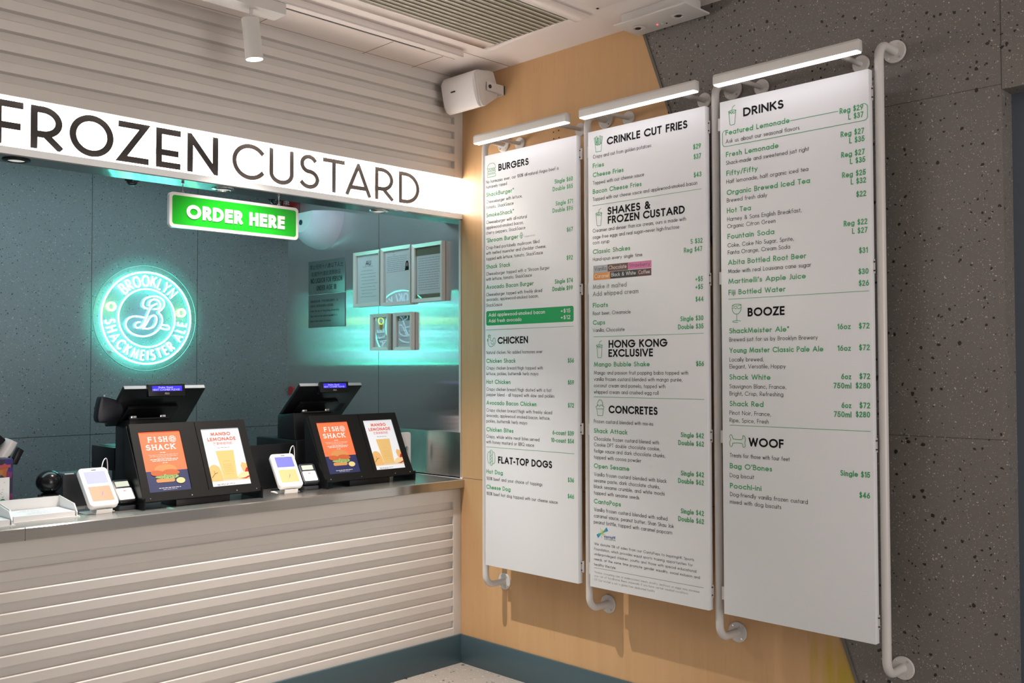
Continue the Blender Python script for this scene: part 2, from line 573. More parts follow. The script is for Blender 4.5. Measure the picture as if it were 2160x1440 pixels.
# menu lettering: (board, class, words, left mm, right mm, baseline mm) measured on the boards
MENU = [
(1, 'h', 'BURGERS', 100, 313, 1994),
(1, 'icon_burger', 2041, 16, 82, 1972),
(1, 'd', 'No hormones ever, our 100% all-natural Angus beef is', 10, 511, 1941),
(1, 'd', 'humanely raised', 10, 161, 1915),
(1, 'i', 'ShackBurger®', 10, 211, 1873),
(1, 'd', 'Cheeseburger with lettuce,', 10, 268, 1839),
(1, 'd', 'tomato, ShackSauce', 10, 208, 1811),
(1, 'i', 'SmokeShack®', 10, 211, 1768),
(1, 'd', 'Cheeseburger with all-natural', 10, 299, 1734),
(1, 'd', 'applewood-smoked bacon,', 10, 276, 1707),
(1, 'd', 'cherry peppers, ShackSauce', 9, 289, 1680),
(1, 'i', '‘Shroom Burger', 9, 241, 1639),
(1, 'd', 'Crisp-fried portobello mushroom filled', 9, 384, 1603),
(1, 'd', 'with melted muenster and cheddar cheese,', 9, 427, 1576),
(1, 'd', 'topped with lettuce, tomato, ShackSauce', 9, 406, 1547),
(1, 'i', 'Shack Stack', 9, 183, 1504),
(1, 'd', 'Cheeseburger topped with a ‘Shroom Burger', 9, 450, 1470),
(1, 'd', 'with lettuce, tomato, ShackSauce', 9, 332, 1443),
(1, 'i', 'Avocado Bacon Burger', 9, 344, 1400),
(1, 'd', 'Cheeseburger topped with freshly sliced', 9, 400, 1364),
(1, 'd', 'avocado, applewood-smoked bacon,', 9, 376, 1339),
(1, 'd', 'ShackSauce', 8, 126, 1310),
(1, 'v', 'vegetarian', 283, 355, 1640),
(1, 'icon_leaf', 1666, 250, 273, 1636),
(1, 'p', 'Single $60', None, 601, 1876),
(1, 'p', 'Double $85', None, 601, 1841),
(1, 'p', 'Single $71', None, 601, 1770),
(1, 'p', 'Double $96', None, 601, 1738),
(1, 'p', '$67', None, 600, 1638),
(1, 'p', '$92', None, 599, 1505),
(1, 'p', 'Single $74', None, 599, 1398),
(1, 'p', 'Double $99', None, 598, 1363),
(1, 'boxgreen', '', [8, 602], [1214, 1288], 0),
(1, 'iw', 'Add applewood-smoked bacon', 27, 419, 1259),
(1, 'iw', 'Add fresh avocado', 27, 261, 1229),
(1, 'iw', '+$15', 521, 582, 1258),
(1, 'iw', '+$12', 521, 582, 1227),
(1, 'r', '', 8, 602, 1192),
(1, 'h', 'CHICKEN', 92, 305, 1119),
(1, 'icon_chicken', 1169, 8, 78, 1103),
(1, 'd', 'Natural chicken. No added hormones ever', 9, 402, 1069),
(1, 'i', 'Chicken Shack', 9, 219, 1024),
(1, 'd', 'Crispy chicken breast/thigh topped with', 9, 404, 990),
(1, 'd', 'lettuce, pickles, buttermilk herb mayo', 9, 374, 962),
(1, 'i', 'Hot Chicken', 9, 183, 918),
(1, 'd', 'Crispy chicken breast/thigh dusted with a hot', 9, 459, 883),
(1, 'd', 'pepper blend - all topped with slaw and pickles', 9, 478, 856),
(1, 'i', 'Avocado Bacon Chicken', 9, 360, 812),
(1, 'd', 'Crispy chicken breast/thigh with freshly sliced', 9, 463, 777),
(1, 'd', 'avocado, applewood smoked bacon, lettuce,', 9, 450, 750),
(1, 'd', 'pickles, buttermilk herb mayo', 8, 298, 722),
(1, 'i', 'Chicken Bites', 8, 202, 677),
(1, 'd', 'Crispy, whole white meat bites served', 8, 379, 644),
(1, 'd', 'with honey mustard or BBQ sauce', 8, 344, 616),
(1, 'i', 'Hot Dog', 8, 127, 464),
(1, 'd', '100% beef and your choice of toppings', 8, 398, 431),
(1, 'i', 'Cheese Dog', 8, 181, 386),
(1, 'd', '100% beef hot dog topped with our cheese sauce', 8, 497, 355),
(1, 'p', '$56', None, 603, 1022),
(1, 'p', '$59', None, 603, 919),
(1, 'p', '$72', None, 602, 812),
(1, 'p', '6-count $39', None, 601, 681),
(1, 'p', '10-count $54', None, 601, 645),
(1, 'p', '$36', None, 600, 464),
(1, 'p', '$46', None, 600, 388),
(1, 'r', '', 8, 601, 598),
(1, 'h', 'FLAT-TOP DOGS', 93, 462, 520),
(1, 'icon_hotdog', 584, 16, 72, 506),
(2, 'h', 'CRINKLE CUT FRIES', 113, 552, 2009),
(2, 'icon_fries', 2059, 37, 89, 1987),
(2, 'd', 'Crispy and cut from golden potatoes', 30, 362, 1959),
(2, 'i', 'Fries', 29, 95, 1915),
(2, 'i', 'Cheese Fries', 29, 208, 1873),
(2, 'd', 'Topped with our cheese sauce', 29, 322, 1838),
(2, 'i', 'Bacon Cheese Fries', 28, 308, 1796),
(2, 'd', 'Topped with our cheese sauce and applewood-smoked bacon', 28, 599, 1763),
(2, 'd', 'Creamier and denser than ice cream, ours is made with', 27, 541, 1618),
(2, 'd', 'cage-free eggs and real sugar—never high-fructose', 27, 506, 1588),
(2, 'd', 'corn syrup', 27, 125, 1563),
(2, 'i', 'Classic Shakes', 27, 243, 1519),
(2, 'd', 'Hand-spun every single time', 27, 310, 1486),
(2, 'ig', 'Make it malted', 26, 222, 1358),
(2, 'ig', 'Add whipped cream', 25, 288, 1325),
(2, 'i', 'Floats', 25, 114, 1273),
(2, 'd', 'Root beer, Creamsicle', 25, 243, 1238),
(2, 'i', 'Cups', 25, 97, 1194),
(2, 'd', 'Vanilla, Chocolate', 24, 209, 1161),
(2, 'p', '$29', None, 619, 1913),
(2, 'p', '$37', None, 619, 1871),
(2, 'p', '$43', None, 620, 1794),
(2, 'p', 'S $32', None, 623, 1516),
(2, 'p', 'Reg $47', None, 621, 1482),
(2, 'p', '+$5', None, 623, 1356),
(2, 'p', '+$5', None, 623, 1323),
(2, 'p', '$44', None, 625, 1272),
(2, 'p', 'Single $30', None, 624, 1193),
(2, 'p', 'Double $35', None, 624, 1159),
(2, 'r', '', 27, 619, 1742),
(2, 'r', '', 29, 624, 1139),
(2, 'h', 'SHAKES &', 114, 354, 1690),
(2, 'h', 'FROZEN CUSTARD', 116, 535, 1649),
(2, 'icon_shake', 1725, 45, 82, 1646),
(2, 'flav_vanilla', 'Vanilla', [29, 113], [1431, 1465], 0),
(2, 'flav_chocolate', 'Chocolate', [113, 230], [1432, 1465], 0),
(2, 'flav_strawberry', 'Strawberry', [230, 359], [1433, 1465], 0),
(2, 'flav_caramel', 'Caramel', [29, 128], [1398, 1431], 0),
(2, 'flav_black', 'Black & White', [128, 281], [1399, 1431], 0),
(2, 'flav_coffee', 'Coffee', [281, 358], [1399, 1431], 0),
(2, 'h', 'HONG KONG', 117, 441, 1087),
(2, 'h', 'EXCLUSIVE', 116, 364, 1046),
(2, 'icon_shake', 1121, 45, 81, 1043),
(2, 'h', 'CONCRETES', 115, 387, 793),
(2, 'icon_concrete', 852, 40, 90, 781),
(2, 'i', 'Mango Bubble Shake', 30, 346, 1003),
(2, 'd', 'Mango and passion fruit popping baba topped with', 30, 546, 967),
(2, 'd', 'vanilla frozen custard blended with mango purée,', 30, 516, 938),
(2, 'd', 'coconut cream and pomelo, topped with', 29, 429, 909),
(2, 'd', 'whipped cream and crushed egg roll', 29, 392, 880),
(2, 'd', 'Frozen custard blended with mix-ins', 28, 363, 746),
(2, 'i', 'Shack Attack', 28, 221, 701),
(2, 'd', 'Chocolate frozen custard blened with', 28, 393, 667),
(2, 'd', 'Cookie DPT double chocolate cookie,', 28, 398, 640),
(2, 'd', 'fudge sauce and dark chocolate chunks,', 28, 425, 612),
(2, 'd', 'topped with cocoa powder', 27, 297, 583),
(2, 'i', 'Open Sesame', 27, 231, 541),
(2, 'd', 'Vanilla frozen custard blended with black', 27, 431, 505),
(2, 'd', 'sesame paste, dark chocolate chunks,', 27, 396, 477),
(2, 'd', 'black sesame crumble, and white mochi', 26, 420, 450),
(2, 'd', 'topped with sesame seeds', 26, 284, 421),
(2, 'i', 'CantoPops', 26, 182, 380),
(2, 'd', 'Vanilla frozen custard blended with salted', 26, 435, 345),
(2, 'd', 'caramel sauce, peanut butter, Shan Shau Jok', 26, 467, 317),
(2, 'd', 'peanut brittle, topped with caramel popcorn', 25, 458, 289),
(2, 'p', '$56', None, 625, 1003),
(2, 'p', 'Single $42', None, 622, 704),
(2, 'p', 'Double $62', None, 622, 670),
(2, 'p', 'Single $42', None, 621, 543),
(2, 'p', 'Double $62', None, 620, 510),
(2, 'p', 'Single $42', None, 619, 384),
(2, 'p', 'Double $62', None, 619, 350),
(2, 'r', '', 28, 624, 865),
(2, 's', 'We donate 5% of sales from our CantoPops to InspiringHK Sports', 27, 568, 192),
(2, 's', 'Foundation, which provides equal sports training opportunities for', 27, 562, 169),
(2, 's', 'underprivileged children, youths and those with special educational', 26, 579, 146),
(2, 's', 'needs, at the same time promote gender equality, social inclusion and', 26, 596, 123),
(2, 's', 'healthy lifestyle', 26, 150, 99),
(2, 'n', '*Notice, consuming raw or undercooked meats, poultry, seafood, or eggs may increase', 26, 594, 65),
(2, 'n', 'your risk of foodborne illness, especially if you have certain medical conditions.', 26, 538, 49),
(2, 'n', 'GF Our kitchen is not a gluten-free dedicated facility.', 26, 367, 31),
(2, 'rk', '', 26, 613, 89),
(2, 'icon_burst', 277, 39, 110, 227),
(2, 'lb', 'inspiringHK', 84, 151, 232),
(2, 'lg', 'SPORTS FOUNDATION', 84, 150, 223),
(3, 'h', 'DRINKS', 110, 290, 2007),
(3, 'icon_shake', 2061, 41, 77, 1983),
(3, 'i', 'Featured Lemonade', 27, 315, 1945),
(3, 'd', 'Ask us about our seasonal flavors', 27, 356, 1911),
(3, 'i', 'Fresh Lemonade', 28, 266, 1855),
(3, 'd', 'Shack-made and sweetened just right', 28, 395, 1823),
(3, 'i', 'Fifty/Fifty', 29, 173, 1778),
(3, 'd', 'Half lemonade, half organic iced tea', 29, 391, 1746),
(3, 'i', 'Organic Brewed Iced Tea', 30, 398, 1699),
(3, 'd', 'Brewed fresh daily', 30, 214, 1669),
(3, 'i', 'Hot Tea', 30, 141, 1625),
(3, 'd', 'Harney & Sons English Breakfast,', 31, 361, 1592),
(3, 'd', 'Organic Citron Green', 31, 250, 1563),
(3, 'i', 'Fountain Soda', 32, 244, 1519),
(3, 'd', 'Coke, Coke No Sugar, Sprite,', 32, 327, 1485),
(3, 'd', 'Fanta Orange, Cream Soda', 33, 311, 1456),
(3, 'i', 'Abita Bottled Root Beer', 33, 379, 1413),
(3, 'd', 'Made with real Louisiana cane sugar', 33, 399, 1379),
(3, 'i', 'Martinelli’s Apple Juice', 34, 376, 1336),
(3, 'i', 'Fiji Bottled Water', 34, 290, 1291),
(3, 'p', 'Reg $29', None, 612, 1940),
(3, 'p', 'L $37', None, 612, 1912),
(3, 'p', 'Reg $27', None, 614, 1852),
(3, 'p', 'L $35', None, 615, 1823),
(3, 'p', 'Reg $27', None, 615, 1775),
(3, 'p', 'L $35', None, 617, 1746),
(3, 'p', 'Reg $25', None, 618, 1699),
(3, 'p', 'L $32', None, 619, 1670),
(3, 'p', '$22', None, 619, 1621),
(3, 'p', 'Reg $22', None, 622, 1518),
(3, 'p', 'L $27', None, 622, 1487),
(3, 'p', '$31', None, 622, 1413),
(3, 'p', '$30', None, 624, 1336),
(3, 'p', '$26', None, 625, 1293),
(3, 'r', '', 34, 624, 1274),
(3, 'boxline', '', [10, 630], [1899, 1954], 0),
(3, 'rl', '', 319, 514, 1952),
(3, 'h', 'BOOZE', 122, 285, 1200),
(3, 'icon_wine', 1252, 49, 94, 1179),
(3, 'i', 'ShackMeister Ale®', 36, 304, 1135),
(3, 'd', 'Brewed just for us by Brooklyn Brewery', 36, 422, 1102),
(3, 'i', 'Young Master Classic Pale Ale', 36, 444, 1056),
(3, 'd', 'Locally brewed,', 36, 191, 1021),
(3, 'd', 'Elegant, Versatile, Hoppy', 36, 287, 993),
(3, 'i', 'Shack White', 35, 221, 948),
(3, 'd', 'Sauvignon Blanc, France,', 35, 288, 913),
(3, 'd', 'Bright, Crisp, Refreshing', 35, 276, 884),
(3, 'i', 'Shack Red', 35, 189, 841),
(3, 'd', 'Pinot Noir, France,', 34, 221, 806),
(3, 'd', 'Ripe, Spice, Fresh', 34, 211, 776),
(3, 'd', 'Treats for those with four feet', 34, 300, 635),
(3, 'i', 'Bag O’Bones', 33, 224, 590),
(3, 'd', 'Dog biscuit', 33, 144, 554),
(3, 'i', 'Poochi-ini', 33, 176, 510),
(3, 'd', 'Dog-friendly vanilla frozen custard', 33, 374, 478),
(3, 'd', 'mixed with dog biscuits', 32, 262, 448),
(3, 'p', '16oz', 501, 553, 1137),
(3, 'p', '$72', 584, 625, 1137),
(3, 'p', '16oz', 501, 553, 1057),
(3, 'p', '$72', 584, 625, 1058),
(3, 'p', '6oz', 514, 553, 952),
(3, 'p', '$72', 584, 625, 953),
(3, 'p', '750ml', 483, 553, 918),
(3, 'p', '$280', 569, 625, 919),
(3, 'p', '6oz', 514, 552, 846),
(3, 'p', '$72', 583, 624, 847),
(3, 'p', '750ml', 483, 552, 812),
(3, 'p', '$280', 568, 623, 814),
(3, 'p', 'Single $15', 506, 620, 596),
(3, 'p', '$46', 578, 619, 521),
(3, 'r', '', 35, 623, 764),
(3, 'h', 'WOOF', 121, 275, 683),
(3, 'icon_bone', 726, 34, 108, 675),
]

# ---------------------------------------------------------------- shared materials
M = {}
M['paint'] = mat('warm_grey_paint', (0.625, 0.593, 0.560), 0.42)
M['white_paint'] = mat('white_powder_coat', (0.58, 0.56, 0.545), 0.32)
M['ceiling'] = mat('ceiling_paint', (0.74, 0.67, 0.64), 0.7)
M['grille'] = mat('grille_olive_grey', (0.21, 0.195, 0.135), 0.5)
M['dark'] = mat('dark_gap', (0.02, 0.018, 0.016), 0.7)
M['base'] = mat('slate_teal_skirting', (0.055, 0.095, 0.115), 0.38)
M['door'] = mat('slate_blue_door', (0.085, 0.105, 0.135), 0.4)
M['board'] = mat('white_menu_board', (0.735, 0.755, 0.785), 0.38)
M['ink'] = mat('black_print', (0.008, 0.008, 0.010), 0.8, spec=0.15)
M['softink'] = mat('dark_grey_print', (0.022, 0.021, 0.022), 0.8, spec=0.15)
M['grey_print'] = mat('grey_print', (0.26, 0.25, 0.25), 0.5)
M['green_print'] = mat('green_print', (0.045, 0.33, 0.125), 0.45)
M['box_green'] = mat('green_panel_print', (0.01, 0.34, 0.10), 0.4)
M['white_print'] = mat('white_print', (0.85, 0.85, 0.84), 0.4)
M['blue_print'] = mat('blue_print', (0.06, 0.08, 0.40), 0.4)
M['black'] = mat('black_plastic', (0.005, 0.005, 0.006), 0.35, spec=0.3)
M['black_satin'] = mat('black_satin_metal', (0.006, 0.006, 0.006), 0.45, spec=0.25)
M['charcoal'] = mat('charcoal_plastic', (0.024, 0.026, 0.032), 0.4, spec=0.35)
M['white_plastic'] = mat('white_plastic', (0.80, 0.78, 0.77), 0.3)
M['chrome'] = mat('chrome', (0.75, 0.75, 0.75), 0.15, 1.0)
M['frame_silver'] = mat('champagne_frame', (0.72, 0.69, 0.65), 0.3, 0.35)
M['led'] = mat('led_diffuser', (1, 1, 1), 0.5, emit=(1.0, 0.93, 0.97), strength=5.0)
M['steel'] = brushed('brushed_steel_wall', (0.68, 0.71, 0.71), 0.148, 0.863)
M['steel_top'] = brushed('brushed_steel_counter', (0.58, 0.56, 0.53), 0.22, 0.6, True)
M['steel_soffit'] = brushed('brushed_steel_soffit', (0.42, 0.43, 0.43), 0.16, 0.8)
M['terrazzo'] = terrazzo('grey_terrazzo', (0.140, 0.128, 0.117), (0.012, 0.011, 0.010), (0.46, 0.44, 0.41))
M['terrazzo_back'] = terrazzo('cool_grey_terrazzo', (0.135, 0.155, 0.165), (0.014, 0.016, 0.018), (0.33, 0.35, 0.36), size=0.85)
M['terrazzo_floor'] = terrazzo('pale_terrazzo_floor', (0.36, 0.33, 0.30), (0.05, 0.05, 0.05), (0.72, 0.70, 0.66), size=1.7)


def wood():
    m = mat('birch_veneer', (0.6, 0.36, 0.17), 0.42)
    t = NT(m)
    g1 = t.noise(t.coord((9, 9, 0.7)), 1.6, 5, 0.6, 0.4)
    g2 = t.noise(t.coord((160, 160, 2.2)), 1.0, 3, 0.6)
    c = t.mix(g1, (0.500, 0.290, 0.135), (0.620, 0.395, 0.200))
    c = t.mix(t.math('MULTIPLY', g2, 0.35), c, (0.50, 0.30, 0.145))
    fl = t.math('GREATER_THAN', t.noise(t.coord((70, 70, 5)), 1.0, 2), 0.66)
    c = t.mix(t.math('MULTIPLY', fl, 0.25), c, (0.44, 0.25, 0.11))
    tc = t.n('ShaderNodeTexCoord')
    sp = t.n('ShaderNodeSeparateXYZ')
    t.l(tc.outputs['Object'], sp.inputs[0])
    y, z = sp.outputs[1], sp.outputs[2]
    # horizontal joint between the veneer sheets
    j = t.math('LESS_THAN', t.math('ABSOLUTE', t.math('SUBTRACT', z, 1.003)), 0.0016)
    c = t.mix(t.math('MULTIPLY', j, 0.8), c, (0.12, 0.06, 0.03))
    # yellow brushed paint at the foot of the slanted edge
    edge = t.math('ADD', t.math('MULTIPLY', z, 0.3614), -2.4027)
    d = t.math('SUBTRACT', y, edge)
    wob = t.noise(t.coord((30, 30, 2.5)), 1.0, 3, 0.6)
    lim = t.math('MULTIPLY_ADD', wob, 0.34)
    lim.node.inputs[2].default_value = 0.02
    near = t.math('MULTIPLY', t.math('SUBTRACT', lim, d), 9.0, True)
    low = t.math('MULTIPLY', t.math('SUBTRACT', t.math('ADD', t.math('MULTIPLY', wob, 0.22), 0.47), z), 7.0, True)
    c = t.mix(t.math('MULTIPLY', t.math('MULTIPLY', near, low), 0.85), c, (0.42, 0.30, 0.012))
    t.l(c, t.b.inputs['Base Color'])
    return m


M['wood'] = wood()

# ---------------------------------------------------------------- room shell
ZC = 3.195
struct(MB().box(-7, 0.5, -8, 2.2, -0.05, 0).build('floor', M['terrazzo_floor']))
cb = MB()
cb.box(-7, 0.5, -8, 0.10, ZC, ZC + 0.06)
ceil = struct(cb.build('ceiling', M['ceiling']))
sm = MB()
for a, b in (((-0.36, 0.0), (-0.36, -0.30)), ((-0.68, 0.0), (-0.68, -0.30)), ((-1.28, 0.0), (-1.28, -0.30)), ((-1.88, 0.0), (-1.88, -0.30))):
    sm.box(a[0] - 0.0015, a[0] + 0.0015, b[1], a[1], ZC - 0.0012, ZC + 0.001)
sm.box(-0.34, 0, -0.3915, -0.3885, ZC - 0.0012, ZC + 0.001)
sm.box(-5, 0, -0.2415 + 0.2, -0.2395 + 0.2, ZC - 0.0012, ZC + 0.001)
o = sm.build('seam', mat('ceiling_seam', (0.22, 0.19, 0.17), 0.7), ceil)
struct(MB().box(-7, 0, 0.12, 1.80, 2.86, 2.92).build('ceiling_kitchen', M['ceiling']))
bw = struct(MB().box(-7, 0.05, 1.757, 1.82, 0, 2.90).build('wall_back', M['terrazzo_back']))
jm = MB()
for x in (-0.66, -1.32, -1.98, -2.64):
    jm.box(x - 0.0012, x + 0.0012, 1.7562, 1.758, 0.9, 2.88)
jm.box(-7, 0, 1.7562, 1.758, 1.2228, 1.2252)
jm.build('joint', M['dark'], bw)
ws = struct(MB().box(0, 0.06, 0.05, 1.76, 0, 2.90).build('wall_kitchen_side', M['steel'], uv='side'))
MB().box(0, 0.06, 0.0, 0.05, 0, 2.43).build('front_edge', M['steel'], ws, uv='side')
MB().box(-0.0008, 0.0005, 0.742, 0.744, 1.26, 2.86).build('joint', M['dark'], ws)
MB().box(-0.006, 0.0005, 0.0, 1.75, 1.0, 1.250).build('splashback', M['steel_top'], ws, uv=True)
MB().box(-0.004, 0.012, -0.004, 0.012, 1.003, 2.43).build('corner_trim', M['frame_silver'], ws)

# slanted joint between veneer and terrazzo on the right wall
def ed(z):
    return -2.4027 + 0.3614 * z


struct(MB().prism([(0.0, 0.0), (ed(0), 0.0), (ed(ZC), ZC), (0.05, ZC), (0.05, 2.43), (0.0, 2.43)], 0.0, 0.06).build('wall_right', M['wood']))
rt = struct(MB().prism([(ed(0) - 0.012, 0), (-2.82, 0), (-2.82, 2.572), (-6.0, 2.572), (-6.0, ZC), (ed(ZC) - 0.012, ZC)], 0.002, 0.16).build('wall_right_terrazzo', M['terrazzo']))
jm = MB()
jm.box(0.001, 0.003, -2.8206, -2.8192, 2.572, ZC)
jm.box(0.001, 0.003, -2.82, -1.6, 2.5890, 2.5903)
jm.box(0.001, 0.003, -2.82, -2.2, 1.3480, 1.3493)
jm.build('joint', mat('stone_joint', (0.035, 0.03, 0.027), 0.7), rt)
struct(MB().prism([(ed(0) + 0.001, 0), (ed(0) - 0.013, 0), (ed(ZC) - 0.013, ZC), (ed(ZC) + 0.001, ZC)], -0.003, 0.03).build('trim_1', mat('metal_strip', (0.16, 0.15, 0.13), 0.35, 0.5)))
struct(MB().box(0.10, 0.14, -6.0, -2.80, 0, 2.60).build('door_1', M['door']))
struct(MB().box(-0.012, 0.0, -2.82, -0.0, 0.0, 0.153).build('baseboard_right', M['base'], bevel=0.002))
struct(MB().box(-7, -0.012, -0.012, 0.0, 0.0, 0.153).build('baseboard_front', M['base'], bevel=0.002))

# ---------------------------------------------------------------- slatted fascia above the hatch and slatted counter front
YF, YG = -0.015, 0.010


def slats(z0, z1, grooves, yf, yg, yb):
    p = [(yb, z0), (yf, z0)]
    for a, b in grooves:
        p += [(yf, a - 0.004), (yf + 0.004, a), (yg, a + 0.001), (yg, b - 0.004), (yf, b)]
    return p + [(yf, z1), (yb, z1)]


up = [(2.702 + 0.081 * k, 2.741 + 0.081 * k) for k in range(6)]
wf = struct(MB().prism(slats(2.652, ZC, up, YF, YG, 0.12), -7, -0.059).build('wall_front', M['paint']))
MB().box(-0.059, 0.0, YF - 0.001, 0.12, 2.652, ZC).build('stile', M['paint'], wf)
MB().box(-7, 0, 0.05, 0.13, 2.44, 2.86).build('lintel', M['charcoal'], wf)
so = struct(MB().box(-7, 0, YF, 0.06, 2.428, 2.456).build('trim_2', mat('sign_rim_added_glow', (0.62, 0.62, 0.61), 0.4, emit=(1.0, 0.98, 0.95), strength=0.22)))  # faint glow added to brighten the rim under the sign
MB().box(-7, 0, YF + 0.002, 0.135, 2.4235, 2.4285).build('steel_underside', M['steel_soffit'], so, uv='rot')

lo = [(0.195 + 0.0 + 0.080 * k, 0.234 + 0.0803 * k) for k in range(9)]
cf = thing('service_counter', 'warm grey slatted counter front below the steel top, reaching the wood wall', 'counter', (-2, 0, 0))
MB().prism(slats(0.153, 0.945, lo, 0.0, 0.017, 0.10), -7 + 2, -0.057 + 2).build('slatted_panel', M['paint'], cf)
MB().box(-0.057 + 2, -0.0005 + 2, -0.002, 0.10, 0.153, 0.945).build('stile', M['paint'], cf, bevel=0.0015)
MB().box(-7 + 2, 1.99, 0.10, 0.62, 0.0, 0.945).build('carcass', M['charcoal'], cf)

ct = MB().prism([(-0.028, 0.951), (-0.020, 0.946), (0.74, 0.946), (0.74, 0.997), (-0.024, 0.997), (-0.028, 0.993)], -5.0, 0.0)
ct = ct.build('steel_worktop', M['steel_top'], uv=True)
tag(ct, 'brushed stainless steel counter top holding the tills and menu stands', 'countertop')
MB().box(-2.2665, -2.2650, -0.02805, -0.02, 0.947, 0.9975).build('joint', M['dark'], ct)
struct(MB().box(-0.006, 0.0, -0.02, 0.74, 0.9975, 1.006).build('trim_3', M['white_plastic']))

# ---------------------------------------------------------------- lit fascia sign
fs = thing('lightbox_sign', 'long glowing white sign over the hatch with dark lettering FROZEN CUSTARD', 'sign', (-2.0, 0.045, 2.456))
lm = mat('sign_face', (0.3, 0.29, 0.28), 0.4, emit=(1.0, 0.91, 0.83), strength=1.0)
t = NT(lm)
tc = t.n('ShaderNodeTexCoord')
sp = t.n('ShaderNodeSeparateXYZ')
t.l(tc.outputs['Object'], sp.inputs[0])
hh = t.math('ABSOLUTE', t.math('DIVIDE', t.math('SUBTRACT', sp.outputs[2], 0.098), 0.102))
t.l(t.math('ADD', t.math('MULTIPLY', t.math('POWER', hh, 6.0), 40.0), 12.0), t.b.inputs['Emission Strength'])
MB().box(-5, 1.999, -0.002, 0.004, 0.0, 0.196).build('light_face', lm, fs)
sl = mat('sign_lettering', (0.030, 0.025, 0.025), 0.5, spec=0.3)
sl2 = mat('sign_lettering_glare', (0.080, 0.067, 0.062), 0.4)  # paler copy for CUSTARD: glare of the lit face put into the colour
for ch, a, b in (('F', -2.373, -2.268), ('R', -2.241, -2.120), ('O', -2.092, -1.913), ('Z', -1.893, -1.761), ('E', -1.729, -1.617), ('N', -1.586, -1.438),
                 ('C', -1.368, -1.206), ('U', -1.176, -1.044), ('S', -1.015, -0.899), ('T', -0.877, -0.747), ('A', -0.741, -0.585), ('R', -0.558, -0.440), ('D', -0.402, -0.263)):
    mb = MB()
    heavy = a < -1.4
    w_ = 0.155 if heavy else 0.125
    cap = 0.172 if heavy else 0.168
    z_ = 0.0195 if heavy else 0.0225
    text(mb, ch, cap, w_, lambda u, v: (u + 2.0, -0.0045, v), a, b, z_, G=_SIGN, lo=0.3, hi=2.5)
    q = mb.build('letter', sl if heavy else sl2, fs)
    sd = q.modifiers.new('thickness', 'SOLIDIFY')
    sd.thickness = 0.0035
    sd.offset = 0.0

# ---------------------------------------------------------------- menu boards on the right wall
CL = {  # class: (cap height, stroke, material key, part name)
    'h': (0.0350, 0.205, 'ink', 'heading_lettering'), 'i': (0.0213, 0.170, 'green_print', 'item_lettering'), 'p': (0.0213, 0.170, 'green_print', 'price_lettering'),
    'd': (0.0169, 0.098, 'softink', 'description_lettering'), 'iw': (0.0185, 0.15, 'white_print', 'add_on_lettering'), 'ig': (0.0213, 0.155, 'grey_print', 'extra_lettering'),
    's': (0.0118, 0.095, 'softink', 'donation_lettering'), 'n': (0.0092, 0.09, 'grey_print', 'notice_lettering'), 'v': (0.009, 0.09, 'grey_print', 'note_lettering'),
    'lb': (0.012, 0.14, 'blue_print', 'charity_lettering'), 'lg': (0.006, 0.12, 'green_print', 'charity_caption'),
}
FLAV = {'vanilla': ((0.40, 0.41, 0.45), (0.02, 0.02, 0.025)), 'chocolate': ((0.13, 0.055, 0.035), (0.75, 0.72, 0.68)), 'strawberry': ((0.62, 0.17, 0.36), (0.20, 0.02, 0.07)),
        'caramel': ((0.68, 0.27, 0.06), (0.85, 0.80, 0.68)), 'black': ((0.015, 0.015, 0.017), (0.8, 0.8, 0.8)), 'coffee': ((0.085, 0.020, 0.024), (0.75, 0.66, 0.66))}
